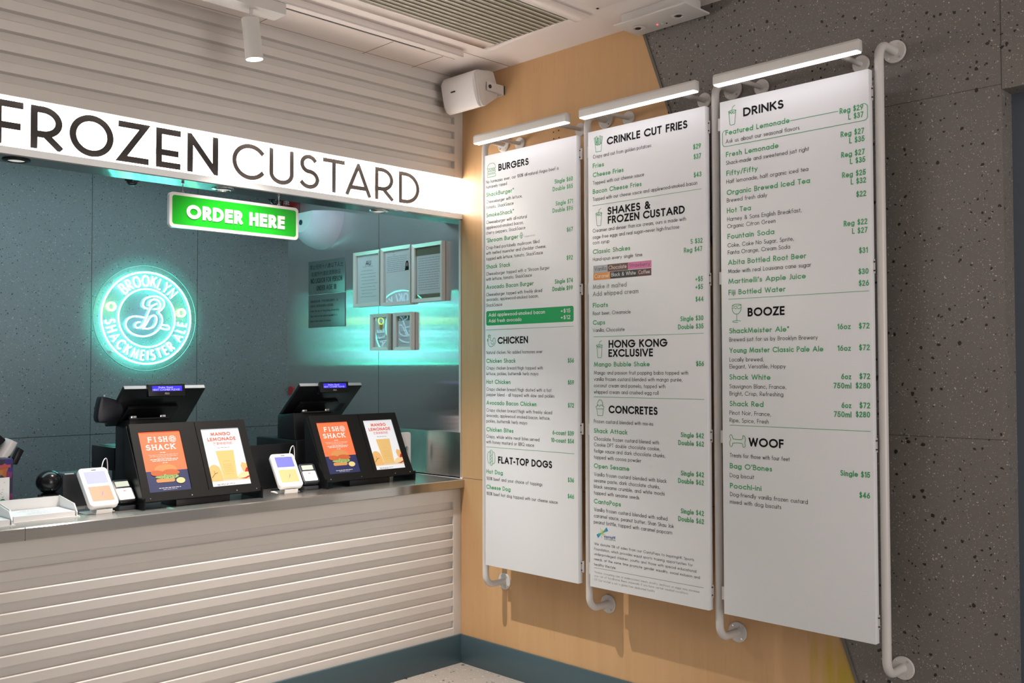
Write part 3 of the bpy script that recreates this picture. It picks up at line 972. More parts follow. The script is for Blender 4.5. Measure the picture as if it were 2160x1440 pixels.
ICON = {  # line drawings in a unit box
    'burger': [smooth_path([(.04, .62), (.1, .85), (.3, .99), (.5, 1), (.7, .99), (.9, .85), (.96, .62)]) + [(.04, .62)],
               smooth_path([(.05, .55), (.18, .46), (.31, .56), (.44, .46), (.57, .56), (.7, .46), (.83, .56), (.95, .48)]),
               [(p[0], p[1]) for p in rrect(.06, .94, .28, .41, .06, 4)] + [(.94, .35)], rrect(.04, .96, .0, .2, .08, 4) + [(.96, .12)]],
    'leaf': [smooth_path([(.5, .0), (.1, .3), (.15, .7), (.5, 1), (.85, .7), (.9, .3), (.5, 0)]), [(.5, .1), (.5, .8)], [(.5, .35), (.75, .55)], [(.5, .3), (.25, .5)]],
    'chicken': [smooth_path([(.22, .62), (.12, .58), (.22, .72), (.3, .8), (.42, .74), (.46, .58), (.6, .48), (.72, .5), (.74, .66), (.92, .7), (.98, .5), (.9, .26), (.7, .1), (.45, .06), (.26, .2), (.2, .4), (.24, .6)]),
                smooth_path([(.22, .8), (.2, .92), (.28, .88), (.32, 1), (.38, .9), (.46, .92), (.42, .78)]), smooth_path([(.5, .36), (.62, .24), (.78, .28), (.8, .42)]), [(.14, .56), (.12, .48), (.2, .5)]],
    'hotdog': [rrect(.32, .68, .0, 1, .17, 5) + [(.68, .83)], smooth_path([(.28, .88), (.08, .8), (.02, .5), (.08, .2), (.28, .12)]), smooth_path([(.72, .88), (.92, .8), (.98, .5), (.92, .2), (.72, .12)]),
               smooth_path([(.5, .9), (.42, .8), (.58, .7), (.42, .6), (.58, .5), (.42, .4), (.58, .3), (.42, .2), (.5, .1)])],
    'fries': [[(.12, .52), (.2, 0), (.8, 0), (.88, .52), (.66, .42), (.34, .42), (.12, .52)], [(.12, .52), (.02, .9), (.12, .94), (.24, .5)], [(.26, .46), (.22, .98), (.34, 1), (.38, .44)],
              [(.42, .44), (.42, .86), (.54, .86), (.54, .44)], [(.6, .44), (.64, 1), (.76, .98), (.72, .46)], [(.78, .48), (.88, .94), (.98, .9), (.88, .52)], [(.3, .6), (.44, .92)]],
    'shake': [[(.05, .72), (.18, .06), (.26, 0), (.74, 0), (.82, .06), (.95, .72)], smooth_path([(.0, .72), (.2, .76), (.5, .77), (.8, .76), (1, .72), (.8, .69), (.5, .68), (.2, .69), (0, .72)]),
              smooth_path([(.1, .6), (.25, .66), (.4, .58), (.55, .65), (.7, .58), (.9, .62)]), [(.45, .74), (.52, .92), (.85, 1)]],
    'concrete': [[(.1, .42), (.2, 0), (.8, 0), (.9, .42), (.1, .42)], smooth_path([(.06, .46), (.02, .56), (.16, .62), (.2, .8), (.36, .97), (.5, 1), (.66, .97), (.8, .8), (.84, .62), (.98, .56), (.94, .46)]),
                 smooth_path([(.16, .6), (.3, .68), (.45, .58), (.6, .67), (.84, .6)])],
    'wine': [smooth_path([(.06, .94), (.3, 1), (.7, 1), (.96, .96), (.7, .91), (.3, .9), (.06, .94)]), smooth_path([(.06, .94), (.04, .7), (.25, .5), (.5, .46), (.75, .52), (.94, .7), (.96, .96)]),
             [(.5, .46), (.5, .08)], smooth_path([(.9, .06), (.5, .1), (.1, .06), (.2, .01), (.6, 0)]), smooth_path([(.1, .76), (.25, .82), (.4, .74), (.55, .82), (.7, .74), (.92, .8)])],
    'bone': [smooth_path([(.22, .66), (.1, .98), (.0, .86), (.06, .62), (.02, .5), (.0, .2), (.1, .04), (.18, .2), (.24, .34), (.76, .34), (.84, .06), (.98, .16), (.94, .4), (.98, .6), (.96, .86), (.84, .96), (.76, .66), (.22, .66)])],
    'burst': [],
}
MENU_LOC = {1: (-0.386, 'white menu board headed BURGERS, hung nearest the counter', 0.624), 2: (-1.0805, 'white menu board headed CRINKLE CUT FRIES, hung between the other two', 0.640),
            3: (-1.7915, 'white menu board headed DRINKS, hung partly over the terrazzo wall', 0.633)}
ZB = 0.606
MH = 2.086


def PP(u, v):
    return (u, -0.0156, v)


def menu_board(k):
    yl, label, w = MENU_LOC[k]
    r = thing('menu_board', label, 'menu board', (-0.165, yl, ZB), -PI / 2, 'menu boards on the right wall')
    MB().box(0, w, -0.015, 0.015, 0, MH).build('panel', M['board'], r, bevel=0.0015)
    acc = {}
    extra = []
    for row in MENU:
        if row[0] != k:
            continue
        c = row[1]
        if c in CL:
            cap, wt, mk, part = CL[c]
            mb = acc.setdefault((part, mk), MB()) if c not in ('h', 'iw') else None
            u0 = None if row[3] is None else row[3] / 1000
            u1 = None if row[4] is None else row[4] / 1000
            if c == 'h':
                ws_ = [MB()]
                text(ws_[0], row[2], cap, wt, PP, u0, u1, row[5] / 1000, track=0.12, out_words=ws_)
                for mb in ws_:
                    mb.build('heading_lettering', M['ink'], r)
                continue
            if c == 'iw':
                mb = MB()
                text(mb, row[2], cap, wt, PP, u0, u1, row[5] / 1000, lo=0.5)
                mb.build(part, M[mk], r)
                continue
            text(mb, row[2], cap, wt, PP, u0, u1, row[5] / 1000, sx=0.77, lo=0.5, hi=1.6)
        elif c == 'r' or c == 'rk' or c == 'rl':
            tt = {'r': 0.0018, 'rk': 0.0016, 'rl': 0.0022}[c]
            mb = MB()
            strip(mb, [(row[3] / 1000, row[5] / 1000), (row[4] / 1000, row[5] / 1000)], tt, PP)
            mb.build('divider_line', M['grey_print'] if c == 'rk' else M['green_print'], r)
        elif c.startswith('icon_') and c != 'icon_burst':
            zt, a, b, zl = [q / 1000 for q in row[2:6]]
            mb = MB()
            for pl in ICON[c[5:]]:
                strip(mb, [(a + p[0] * (b - a), zl + p[1] * (zt - zl)) for p in pl], 0.0022, PP)
            mb.build(c[5:] + '_icon', M['green_print'], r)
        elif c == 'icon_burst':
            zt, a, b, zl = [q / 1000 for q in row[2:6]]
            cx, cz = (a + b) / 2, (zl + zt) / 2
            mats = [mat('logo_blue', (0.03, 0.22, 0.55), 0.4), mat('logo_teal', (0.03, 0.40, 0.36), 0.4), mat('logo_lime', (0.45, 0.58, 0.04), 0.4)]
            mb = MB()
            for sgn in (1, -1):
                mb.cur = 1
                mb.face([PP(cx, cz), PP(cx + sgn * .018, cz + sgn * .020), PP(cx + sgn * .026, cz + sgn * .008)])
                mb.cur = 0
                mb.face([PP(cx + sgn * .018, cz + sgn * .020), PP(cx + sgn * .025, cz + sgn * .027), PP(cx + sgn * .034, cz + sgn * .012), PP(cx + sgn * .026, cz + sgn * .008)])
            mb.cur = 2
            for q in range(10):
                an = q * PI / 5 + 0.2
                rr = 0.024 if q % 2 else 0.013
                strip(mb, [(cx + .003 * math.cos(an), cz + .003 * math.sin(an)), (cx + rr * math.cos(an), cz + rr * math.sin(an))], 0.0016, lambda u, v: (u, -0.0159, v))
            mb.build('charity_logo', mats, r)
        elif c == 'boxgreen':
            (a, b), (z0, z1) = [q / 1000 for q in row[3]], [q / 1000 for q in row[4]]
            MB().face([(u, -0.0153, v) for u, v in rrect(a, b, z0, z1, 0.010, 5)]).build('add_on_box', M['box_green'], r)
        elif c == 'boxline':
            (a, b), (z0, z1) = [q / 1000 for q in row[3]], [q / 1000 for q in row[4]]
            mb = MB()
            zt = z0 + 0.0665
            strip(mb, [(a + 0.016, zt)] + [(a + 0.016 - 0.014 * math.sin(x), zt - 0.014 + 0.014 * math.cos(x)) for x in (0.5, 1.1, 1.57)] +
                  [(a + 0.002 + 0.014 - 0.014 * math.cos(x), z0 + 0.014 - 0.014 * math.sin(x)) for x in (0, .5, 1.1, 1.57)] +
                  [(b - 0.016 + 0.014 * math.sin(x), z0 + 0.014 - 0.014 * math.cos(x)) for x in (0, .5, 1.1, 1.57)] +
                  [(b - 0.016 + 0.014 * math.cos(x), z0 + 0.048 + 0.014 * math.sin(x)) for x in (0, .5, 1.1, 1.57)] + [(b - 0.020, z0 + 0.062)], 0.0022, PP)
            mb.build('outline_box', M['green_print'], r)
        elif c.startswith('flav_'):
            (a, b), (z0, z1) = [q / 1000 for q in row[3]], [q / 1000 for q in row[4]]
            bg, fg = FLAV[c[5:]]
            mb = MB()
            mb.face([(u, -0.0153, v) for u, v in ((a, z0), (b, z0), (b, z1), (a, z1))])
            mb.cur = 1
            text(mb, row[2], 0.0172, 0.10, PP, a + 0.007, b - 0.008, z0 + 0.0095, lo=0.5)
            mb.build('flavour_label', [mat('flavour_' + c[5:], bg, 0.45), mat('flavour_text_' + c[5:], fg, 0.45)], r)
    for (part, mk), mb in acc.items():
        mb.build(part, M[mk], r)
    # little plates that hold the board to the poles either side
    for z in (2.606, 1.970, 1.320, 0.683):
        for sgn in (0, 1):
            mb = MB()
            if sgn:
                mb.box(w - 0.002, w + (0.0, 0.0150, 0.0068, 0.0045)[k], 0.004, 0.010, z - ZB - 0.026, z - ZB + 0.026)
            else:
                mb.box(-0.022, 0.002, 0.004, 0.010, z - ZB - 0.026, z - ZB + 0.026)
            b = mb.build('bracket', M['white_paint'], r)
            if sgn:
                for dz in (-0.016, 0.016):
                    MB().lathe([(0.0028, 0.0015), (0.0028, 0.004)], (w + 0.005, 0.0, z - ZB + dz), 10, 'y').build('screw', M['dark'], b)


for k in (1, 2, 3):
    menu_board(k)


def flange_mb(y, z, x0=-0.006, r=0.031):
    return MB().lathe([(r * 0.96, x0), (r, x0 + 0.002), (r, 0.0)], (0, y, z), 28, 'x')


def pole(y, label):
    r = thing('menu_pole', label, 'pole', (-0.139, y, 0.49), 0, 'white poles between the menu boards')
    pts = [(0.137, 0, 0)]
    R = 0.055
    zt = 2.30
    pts += [(R, 0, 0)] + [(R - R * math.sin(a), 0, R - R * math.cos(a)) for a in [PI / 16 * i for i in range(1, 9)]]
    pts += [(R - R * math.cos(a), 0, zt - R + R * math.sin(a)) for a in [PI / 16 * i for i in range(0, 9)]] + [(0.137, 0, zt)]
    MB().tube(pts, 0.0165, 20).build('tube', M['white_paint'], r, smooth=50)
    for z in (0.0, zt):
        f = MB().lathe([(0.040, 0.131), (0.043, 0.133), (0.043, 0.1385)], (0, 0, z), 32, 'x').build('flange', M['white_paint'], r, smooth=30)
        mb = MB()
        for a in (0.9, 2.2, 4.0, 5.4):
            mb.lathe([(0.004, 0.1295), (0.004, 0.131)], (0, 0.032 * math.cos(a), z + 0.032 * math.sin(a)), 10, 'x')
        mb.build('screw', M['chrome'], f)


for y, l in ((-0.344, 'white bent pole left of the BURGERS board, standing off the wood wall'), (-1.042, 'white bent pole between the BURGERS and CRINKLE CUT FRIES boards'),
             (-1.744, 'white bent pole between the CRINKLE CUT FRIES and DRINKS boards'), (-2.446, 'white bent pole right of the DRINKS board on the terrazzo wall')):
    pole(y, l)


def bar_light(y0, y1, rods, label):
    yc = (y0 + y1) / 2
    r = thing('picture_light', label, 'lamp', (-0.265, yc, 2.730), 0, 'linear lamps over the menu boards')
    a, b = y0 - yc, y1 - yc
    MB().prism([(-0.025, 0.004), (-0.025, 0.036), (-0.018, 0.046), (0.010, 0.046), (0.013, 0.043), (0.013, 0.004)], a, b).xf(
        Matrix(((0, 1, 0, 0), (1, 0, 0, 0), (0, 0, 1, 0), (0, 0, 0, 1)))).build('housing', M['white_paint'], r, bevel=0.0012)
    MB().box(-0.0235, 0.0115, a + 0.004, b - 0.004, 0.000, 0.0042).build('diffuser', M['led'], r)
    for q in rods:
        MB().cyl((0.008, q - yc, 0.034), (0.262, q - yc, 0.042), 0.010, 16).build('arm', M['white_paint'], r, smooth=40)
        f = MB().lathe([(0.031, 0.256), (0.034, 0.258), (0.034, 0.2645)], (0, q - yc, 0.042), 28, 'x').build('wall_plate', M['white_paint'], r, smooth=30)
        mb = MB()
        for an in (0.7, 2.3, 3.9, 5.5):
            mb.lathe([(0.0035, 0.2548), (0.0035, 0.256)], (0, 0.025 * math.cos(an), 0.042 + 0.025 * math.sin(an)), 10, 'x')
        mb.build('screw', M['chrome'], f)


bar_light(-1.038, -0.417, (-0.466, -0.884), 'white linear lamp glowing above the BURGERS board')
bar_light(-1.741, -1.120, (-1.181, -1.600), 'white linear lamp glowing above the CRINKLE CUT FRIES board')
bar_light(-2.436, -1.830, (-1.882, -2.314), 'white linear lamp glowing above the DRINKS board')

# ---------------------------------------------------------------- neon sign on the back wall
NX, NY, NZ = -1.003, 1.715, 1.912
neon = thing('neon_sign', 'round glowing neon beer sign reading BROOKLYN SHACKMEISTER ALE on the terrazzo wall', 'neon sign', (NX, NY, NZ))
mw = mat('neon_tube_white', (0.9, 0.95, 0.95), 0.3, emit=(0.08, 1.0, 0.72), strength=24.0)
mv = mat('neon_tube_script', (0.9, 0.9, 0.95), 0.3, emit=(0.32, 0.78, 1.0), strength=7.0)
my = mat('neon_tube_yellow', (0.9, 0.95, 0.6), 0.3, emit=(0.62, 1.0, 0.12), strength=14.0)


def ring(cx, cz, r, t, n=72):
    return MB().tube([(cx + r * math.cos(2 * PI * k / n), 0, cz + r * math.sin(2 * PI * k / n)) for k in range(n)], t, 10, closed=True)


ring(0, 0, 0.2765, 0.0052).build('outer_ring', mw, neon, smooth=60)
ring(0, 0, 0.1755, 0.0046).build('inner_ring', mw, neon, smooth=60)
ring(-0.2150, 0.0610, 0.0225, 0.0050, 28).build('spot_ring', my, neon, smooth=60)
ring(0.2200, 0.0400, 0.0225, 0.0050, 28).build('spot_ring', my, neon, smooth=60)


def arc_text(s, a0, a1, rad, cap, inward):
    """neon letters along a circle, centre angles from a0 to a1 (degrees)"""
    adv = [glyph(c)[1] * min(0.8, 0.62 / max(glyph(c)[1], 0.3)) + 0.40 if c != ' ' else 0.45 for c in s]
    pos = [sum(adv[:i]) + adv[i] / 2 for i in range(len(s))]
    for i, ch in enumerate(s):
        if ch == ' ':
            continue
        a = math.radians(a0 + (a1 - a0) * (pos[i] - pos[0]) / (pos[-1] - pos[0]))
        out, w = glyph(ch)
        er, et = (math.cos(a), math.sin(a)), (math.sin(a), -math.cos(a))
        if inward:
            er, et = (-er[0], -er[1]), (-et[0], -et[1])
        mb = MB()
        sxx = min(0.8, 0.62 / max(w, 0.3))
        for pl in out:
            q = []
            for px, py in pl:
                u, v = (px - w / 2) * cap * sxx, (py - 0.5) * cap
                q.append((rad * math.cos(a) + et[0] * u + er[0] * v, 0.0, rad * math.sin(a) + et[1] * u + er[1] * v))
            cl = (Vector(q[0]) - Vector(q[-1])).length < 1e-6
            mb.tube(q, 0.0054, 8, closed=cl)
        mb.build('neon_letter', mv, neon, smooth=60)


arc_text('BROOKLYN', 131, 45, 0.2245, 0.062, False)
arc_text('SHACKMEISTER ALE', 187, 352, 0.2255, 0.056, True)
script = [
    [(790, 600), (735, 575), (725, 530), (760, 460), (850, 425), (940, 430), (1005, 480), (1012, 550), (975, 605), (938, 640), (975, 690), (990, 750), (970, 830), (920, 900), (840, 955), (730, 980), (620, 960), (540, 910), (500, 840), (512, 770), (560, 725), (640, 708), (745, 722)],
    [(868, 602), (938, 590), (962, 540), (932, 480), (870, 466), (818, 500), (806, 560)],
    [(915, 522), (850, 560), (820, 600), (780, 700), (740, 800), (700, 852), (650, 865), (624, 832), (650, 792), (692, 786)],
    [(722, 880), (770, 810), (820, 722), (870, 686), (908, 712), (906, 780), (870, 842), (800, 872), (745, 870)],
    [(985, 815), (1060, 820), (1087, 850), (1060, 878), (962, 858)],
]
for pl in script:
    p = [((x - 783) * 0.2765 / 600, 0, (727 - z) * 0.2765 / 628) for x, z in pl]
    MB().tube(smooth_path(p, 6), 0.0046, 10).build('script_tube', mv, neon, smooth=60)
ac = bpy.data.materials.new('clear_acrylic')
ac.use_nodes = True
nt = ac.node_tree
nt.nodes.remove(nt.nodes['Principled BSDF'])
tr = nt.nodes.new('ShaderNodeBsdfTransparent')
gl = nt.nodes.new('ShaderNodeBsdfGlossy')
gl.inputs['Roughness'].default_value = 0.05
mx = nt.nodes.new('ShaderNodeMixShader')
mx.inputs[0].default_value = 0.05
nt.links.new(tr.outputs[0], mx.inputs[1])
nt.links.new(gl.outputs[0], mx.inputs[2])
nt.links.new(mx.outputs[0], nt.nodes['Material Output'].inputs[0])
MB().lathe([(0.318, 0.010), (0.318, 0.016)], (0, 0, 0), 96, 'y').build('acrylic_disc', ac, neon)
MB().tube([(0.319 * math.cos(2 * PI * k / 96), 0.013, 0.319 * math.sin(2 * PI * k / 96)) for k in range(96)], 0.0028, 8, closed=True).build('disc_edge', mat('acrylic_edge', (0.25, 0.33, 0.33), 0.2), neon, smooth=60)
for a in (45, 135, 225, 315):
    MB().cyl((0.29 * math.cos(math.radians(a)), 0.016, 0.29 * math.sin(math.radians(a))), (0.29 * math.cos(math.radians(a)), 0.042, 0.29 * math.sin(math.radians(a))), 0.006, 12).build('standoff', M['chrome'], neon)

# ---------------------------------------------------------------- frames and plate on the steel side wall (local x runs towards the customer, y into the wall)
glass = mat('frame_glass', (0.9, 0.95, 0.95), 0.02)
gt = bpy.data.materials.new('picture_glass')
gt.use_nodes = True
nt = gt.node_tree
nt.nodes.remove(nt.nodes['Principled BSDF'])
tr = nt.nodes.new('ShaderNodeBsdfTransparent')
gl = nt.nodes.new('ShaderNodeBsdfGlossy')
gl.inputs['Roughness'].default_value = 0.015
fr = nt.nodes.new('ShaderNodeFresnel')
fr.inputs[0].default_value = 1.5
mx = nt.nodes.new('ShaderNodeMixShader')
nt.links.new(fr.outputs[0], mx.inputs[0])
nt.links.new(tr.outputs[0], mx.inputs[1])
nt.links.new(gl.outputs[0], mx.inputs[2])
nt.links.new(mx.outputs[0], nt.nodes['Material Output'].inputs[0])
paper = mat('certificate_paper', (0.86, 0.90, 0.90), 0.6)
mount = mat('olive_mount_card', (0.24, 0.26, 0.17), 0.7)
faint = mat('faint_print', (0.34, 0.38, 0.39), 0.6)


def frame(y0, y1, z0, z1, label, rows=(), mounts=(), extra=None):
    yc, zc = (y0 + y1) / 2, z0
    r = thing('certificate_frame', label, 'picture frame', (0, yc, zc), -PI / 2, 'framed certificates on the steel wall')
    w, h = abs(y0 - y1) / 2, z1 - z0
    mb = MB()
    b = 0.020
    D = -0.030
    outer = [(-w, 0), (w, 0), (w, h), (-w, h)]
    inner = [(-w + b, b), (w - b, b), (w - b, h - b), (-w + b, h - b)]
    for i in range(4):
        j = (i + 1) % 4
        o0, o1, i0, i1 = outer[i], outer[j], inner[i], inner[j]
        mb.hexa([(o0[0], -0.002, o0[1]), (o1[0], -0.002, o1[1]), (i1[0], -0.002, i1[1]), (i0[0], -0.002, i0[1])],
                [(o0[0], D, o0[1]), (o1[0], D, o1[1]), (i1[0], D + 0.006, i1[1]), (i0[0], D + 0.006, i0[1])])
    mb.build('frame', M['frame_silver'], r)
    pb = MB()
    pb.cur = 0
    pb.box(-w + b - 0.002, w - b + 0.002, -0.008, -0.003, b - 0.002, h - b + 0.002)
    pb.cur = 1
    for za, zb in mounts:
        pb.face([(-w + b, -0.0085, za), (w - b, -0.0085, za), (w - b, -0.0085, zb), (-w + b, -0.0085, zb)])
    pb.cur = 2
    rg = random.Random(int(h * 1e4 + w * 1e5))
    for za, zb, n, mar in rows:
        for q in range(n):
            z = za + (zb - za) * q / max(1, n - 1)
            x = -w + b + mar * rg.uniform(0.7, 1.2)
            end = w - b - mar * rg.uniform(0.7, 2.2)
            while x < end:
                l = rg.uniform(0.006, 0.028)
                pb.face([(x, -0.0086, z), (min(x + l, end), -0.0086, z), (min(x + l, end), -0.0086, z + 0.0022), (x, -0.0086, z + 0.0022)])
                x += l + 0.004
    pb.build('document', [paper, mount, faint], r)
    if extra:
        extra(r, w, h)
    MB().face([(-w + b, -0.0125, b), (w - b, -0.0125, b), (w - b, -0.0125, h - b), (-w + b, -0.0125, h - b)]).build('glass', gt, r)
    return r


def portrait(r, w, h):
    cx, cz = w - 0.055, h - 0.115
    mb = MB()
    Y = lambda q, d: [(x, -0.0087 - d, z) for x, z in q]
    mb.face(Y([(cx - .022, cz - .03), (cx + .022, cz - .03), (cx + .022, cz + .032), (cx - .022, cz + .032)], 0))
    mb.cur = 1
    mb.face(Y(ell(cx, cz + .004, .0145, .022), .0002))
    mb.face(Y([(cx - .02, cz - .03), (cx + .02, cz - .03), (cx + .013, cz + .004), (cx - .013, cz + .004)], .0002))
    mb.cur = 2
    mb.face(Y(ell(cx, cz + .004, .0085, .0125), .0004))
    mb.build('photo', [paper, M['ink'], mat('photo_skin', (0.5, 0.34, 0.28), 0.6)], r)


def crest(r, w, h):
    mb = MB()
    text(mb, 'AU', 0.030, 0.12, lambda u, v: (u, -0.0087, v), xc=-0.005, y=h - 0.085)
    mb.build('letterhead', M['softink'], r)


def pamphlet(r, w, h):
    mb = MB()
    mb.face([(x, -0.0087, z) for x, z in ell(-0.005, h * 0.66, 0.016, 0.024)])
    mb.build('yellow_emblem', mat('emblem_yellow', (0.65, 0.42, 0.05), 0.6), r)


frame(0.966, 0.700, 1.984, 2.321, 'upper row certificate frame nearest the liquor notice, white page headed in black', [(0.06, 0.22, 9, 0.035), (0.245, 0.265, 2, 0.07)], (), crest)
frame(0.688, 0.405, 1.978, 2.325, 'middle frame of the upper row, its certificate bearing a small portrait photo', [(0.20, 0.29, 9, 0.02), (0.30, 0.315, 2, 0.08)], (), portrait)
frame(0.394, 0.126, 1.985, 2.320, 'upper row frame nearest the hatch edge, certificate between olive bands', [(0.07, 0.25, 14, 0.02)], [(0.268, 0.315), (0.02, 0.045)])
frame(0.792, 0.614, 1.713, 1.932, 'small lower frame holding a leaflet with a yellow emblem', [(0.05, 0.10, 4, 0.02)], (), pamphlet)
frame(0.566, 0.396, 1.710, 1.932, 'small lower frame nearer the hatch edge, with a green strip above its page', [(0.04, 0.14, 4, 0.025)], [(0.175, 0.21)])

steel_plate = mat('dull_steel_plate', (0.17, 0.20, 0.20), 0.38, 0.6)
engrave = mat('engraved_black', (0.008, 0.010, 0.010), 0.5)
lq = thing('liquor_notice', 'engraved steel plate on the side wall reading NO LIQUOR FOR PERSON UNDER AGE 18', 'notice', (0, 1.498, 1.873), -PI / 2)
MB().box(0, 0.412, -0.006, -0.0005, 0.2185, 0.436).build('upper_plate', steel_plate, lq, bevel=0.001)
MB().box(0, 0.412, -0.006, -0.0005, 0.0, 0.2135).build('lower_plate', steel_plate, lq, bevel=0.001)
LP = lambda u, v: (u, -0.0064, v)
mb = MB()
text(mb, 'NO LIQUOR FOR PERSON', 0.033, 0.15, LP, 0.028, 0.384, 0.290, lo=0.4)
text(mb, 'UNDER AGE 18', 0.033, 0.15, LP, 0.095, 0.318, 0.240, lo=0.4)
mb.build('english_lettering', engrave, lq)
mb = MB()
for i, s in enumerate(('Under the law of Hong Kong, intoxicating', 'liquor must not be sold or supplied to a', 'minor in the course of business.')):
    text(mb, s, 0.0135, 0.13, LP, 0.025, (0.350, 0.330, 0.262)[i], 0.102 - 0.033 * i, lo=0.4)
mb.build('small_english_lettering', engrave, lq)


def place(x, z, y=-0.0064):
    return Matrix(((1, 0, 0, x), (0, 0, -1, y), (0, 1, 0, z), (0, 0, 0, 1)))


cjk('\u7981\u6b62\u4efb\u4f55\u5341\u516b\u6b72\u4ee5\u4e0b\u4eba\u58eb', 0.0345, place(0.206, 0.384), 'chinese_lettering', engrave, lq)
cjk('\u5728\u8655\u6240\u5167\u9032\u98f2\u9152\u985e\u98f2\u54c1', 0.0335, place(0.200, 0.338), 'chinese_lettering', engrave, lq)
cjk('\u6839\u64da\u9999\u6e2f\u6cd5\u5f8b\uff0c\u4e0d\u5f97\u5728\u696d\u52d9\u904e\u7a0b\u4e2d\uff0c\u5411', 0.0185, place(0.024, 0.164), 'small_chinese_lettering', engrave, lq, 'LEFT')
cjk('\u672a\u6210\u5e74\u4eba\u552e\u8ce3\u6216\u4f9b\u61c9\u4ee4\u4eba\u9189\u9152\u985e\u3002', 0.0185, place(0.024, 0.134), 'small_chinese_lettering', engrave, lq, 'LEFT')

# half-bowl insect trap lamp
it = thing('insect_trap', 'pale half-bowl insect trap lamp high on the steel side wall', 'insect trap', (0, 1.335, 2.60), -PI / 2)
shell = mat('trap_shell', (0.72, 0.72, 0.84), 0.3)
rings = []
for i in range(13):
    d = -0.17 * i / 12
    k = math.sqrt(max(0.0, 1 - (d / 0.205) ** 2))
    rings.append([(0.232 * k * math.cos(a), d, 0.222 * k * math.sin(a)) for a in [PI + PI * j / 28 for j in range(29)]])
MB().loft(rings, True, False).build('shell', shell, it, smooth=50)
kf = math.sqrt(1 - (0.17 / 0.205) ** 2)
MB().face([(0.232 * kf * math.cos(a), -0.1702, 0.222 * kf * math.sin(a)) for a in [PI + PI * j / 28 for j in range(29)]]).build('front_panel', mat('trap_front', (0.78, 0.86, 0.90), 0.35), it)
MB().lathe([(0.017, -0.1745), (0.017, -0.168)], (0.0, 0, -0.062), 24, 'y').build('badge', mat('trap_badge', (0.01, 0.06, 0.08), 0.3), it)

# red fire alarm box where the side wall meets the back wall
fa = thing('fire_alarm_box', 'red fire alarm box high in the kitchen corner behind the hanging green sign', 'fire alarm', (0, 1.690, 2.62), -PI / 2)
MB().box(-0.075, 0.075, -0.055, -0.001, 0, 0.14).build('case', mat('alarm_red', (0.34, 0.012, 0.012), 0.35), fa, bevel=0.008)
mb = MB()
text(mb, 'FIRE', 0.03, 0.16, lambda u, v: (u, -0.0556, v), xc=0.0, y=0.085)
mb.build('lettering', M['white_print'], fa)
MB().prism([(-0.03, 0), (0.03, 0), (0.03, 0.05), (0.0, 0.065), (-0.03, 0.05)], -0.012, -0.0008, 'y').build('wall_tag', mat('tag_red', (0.38, 0.03, 0.03), 0.4), None)
wt = bpy.data.objects['wall_tag']
wt.location = (0, 1.70, 1.425)
wt.rotation_euler = (0, 0, -PI / 2)
tag(wt, 'small red tag on the steel side wall just above the right-hand till', 'tag')

# ---------------------------------------------------------------- hatch soffit: downlights, dome cameras, hanging sign
lens = mat('dim_downlight_lens', (0.8, 0.8, 0.78), 0.3, emit=(1.0, 0.96, 0.9), strength=0.45)
for i, (x, l) in enumerate(((-2.286, 'round recessed downlight in the hatch soffit below the letter R of FROZEN'), (-1.404, 'round recessed downlight in the hatch soffit above the hanging green sign'),
                            (-0.519, 'round recessed downlight in the hatch soffit below the letters ARD'))):
    r = thing('downlight', l, 'ceiling light', (x, 0.058, 2.4235), 0, 'downlights in the hatch soffit')
    MB().lathe([(0.030, -0.004), (0.034, -0.0075), (0.050, -0.004), (0.0515, 0.0)], n=36, cap0=False, cap1=False).build('bezel', M['black_satin'] if i == 0 else M['chrome'], r, smooth=40)
    MB().lathe([(0.031, -0.0035), (0.031, -0.001)], n=28).build('lens', lens, r)
for x, l in ((-1.763, 'dark dome camera hanging in the hatch soffit left of the green sign'), (-1.048, 'dark dome camera hanging behind the right end of the green sign')):
    r = thing('dome_camera', l, 'camera', (x, 0.200, 2.86), 0, 'dome cameras over the counter')
    MB().lathe([(0.040, 0.0), (0.040, -0.03), (0.014, -0.04), (0.014, -0.392), (0.030, -0.400), (0.031, -0.428)], n=28, cap1=False).build('mount', M['black'], r, smooth=40)
    MB().lathe([(0.025 * math.cos(a), -0.428 - 0.023 * math.sin(a)) for a in [PI / 2 * k / 8 for k in range(8)]], n=28).build('dome', mat('smoked_dome', (0.01, 0.02, 0.025), 0.08), r, smooth=60)

oh = thing('hanging_sign', 'green rectangular sign reading ORDER HERE hung from the hatch soffit', 'sign', (-1.353, 0.030, 2.219))
hw, hh2 = 0.3235, 0.154
MB().prism(rrect(-hw, hw, 0, hh2, 0.018, 6), -0.010, 0.010, 'y').build('white_backing', M['white_plastic'], oh)
MB().face([(u, -0.0104, v) for u, v in rrect(-hw + 0.013, hw - 0.013, 0.014, hh2 - 0.013, 0.012, 6)]).build('green_face', mat('sign_green', (0.006, 0.40, 0.012), 0.3), oh)
ws_ = [MB()]
text(ws_[0], 'ORDER HERE', 0.062, 0.26, lambda u, v: (u, -0.0108, v), -0.246, 0.248, 0.0440, lo=0.3, out_words=ws_)
for mb in ws_:
    q = mb.build('lettering', M['white_plastic'], oh)
    sd = q.modifiers.new('thickness', 'SOLIDIFY')
    sd.thickness = 0.004
    sd.offset = 0
for x in (-0.258, 0.222):
    MB().cyl((x, 0, hh2 - 0.002), (x, 0, 2.4235 - 2.219), 0.0022, 10).build('hanger_wire', M['chrome'], oh)
    MB().tube([(x + 0.006 * math.cos(a), 0, hh2 + 0.004 + 0.006 * math.sin(a)) for a in [2 * PI * k / 16 for k in range(16)]], 0.0014, 6, closed=True).build('hook', M['chrome'], oh)
    MB().lathe([(0.006, 0.196), (0.006, 0.2045)], (x, 0, 0), 14).build('ceiling_clip', M['chrome'], oh)

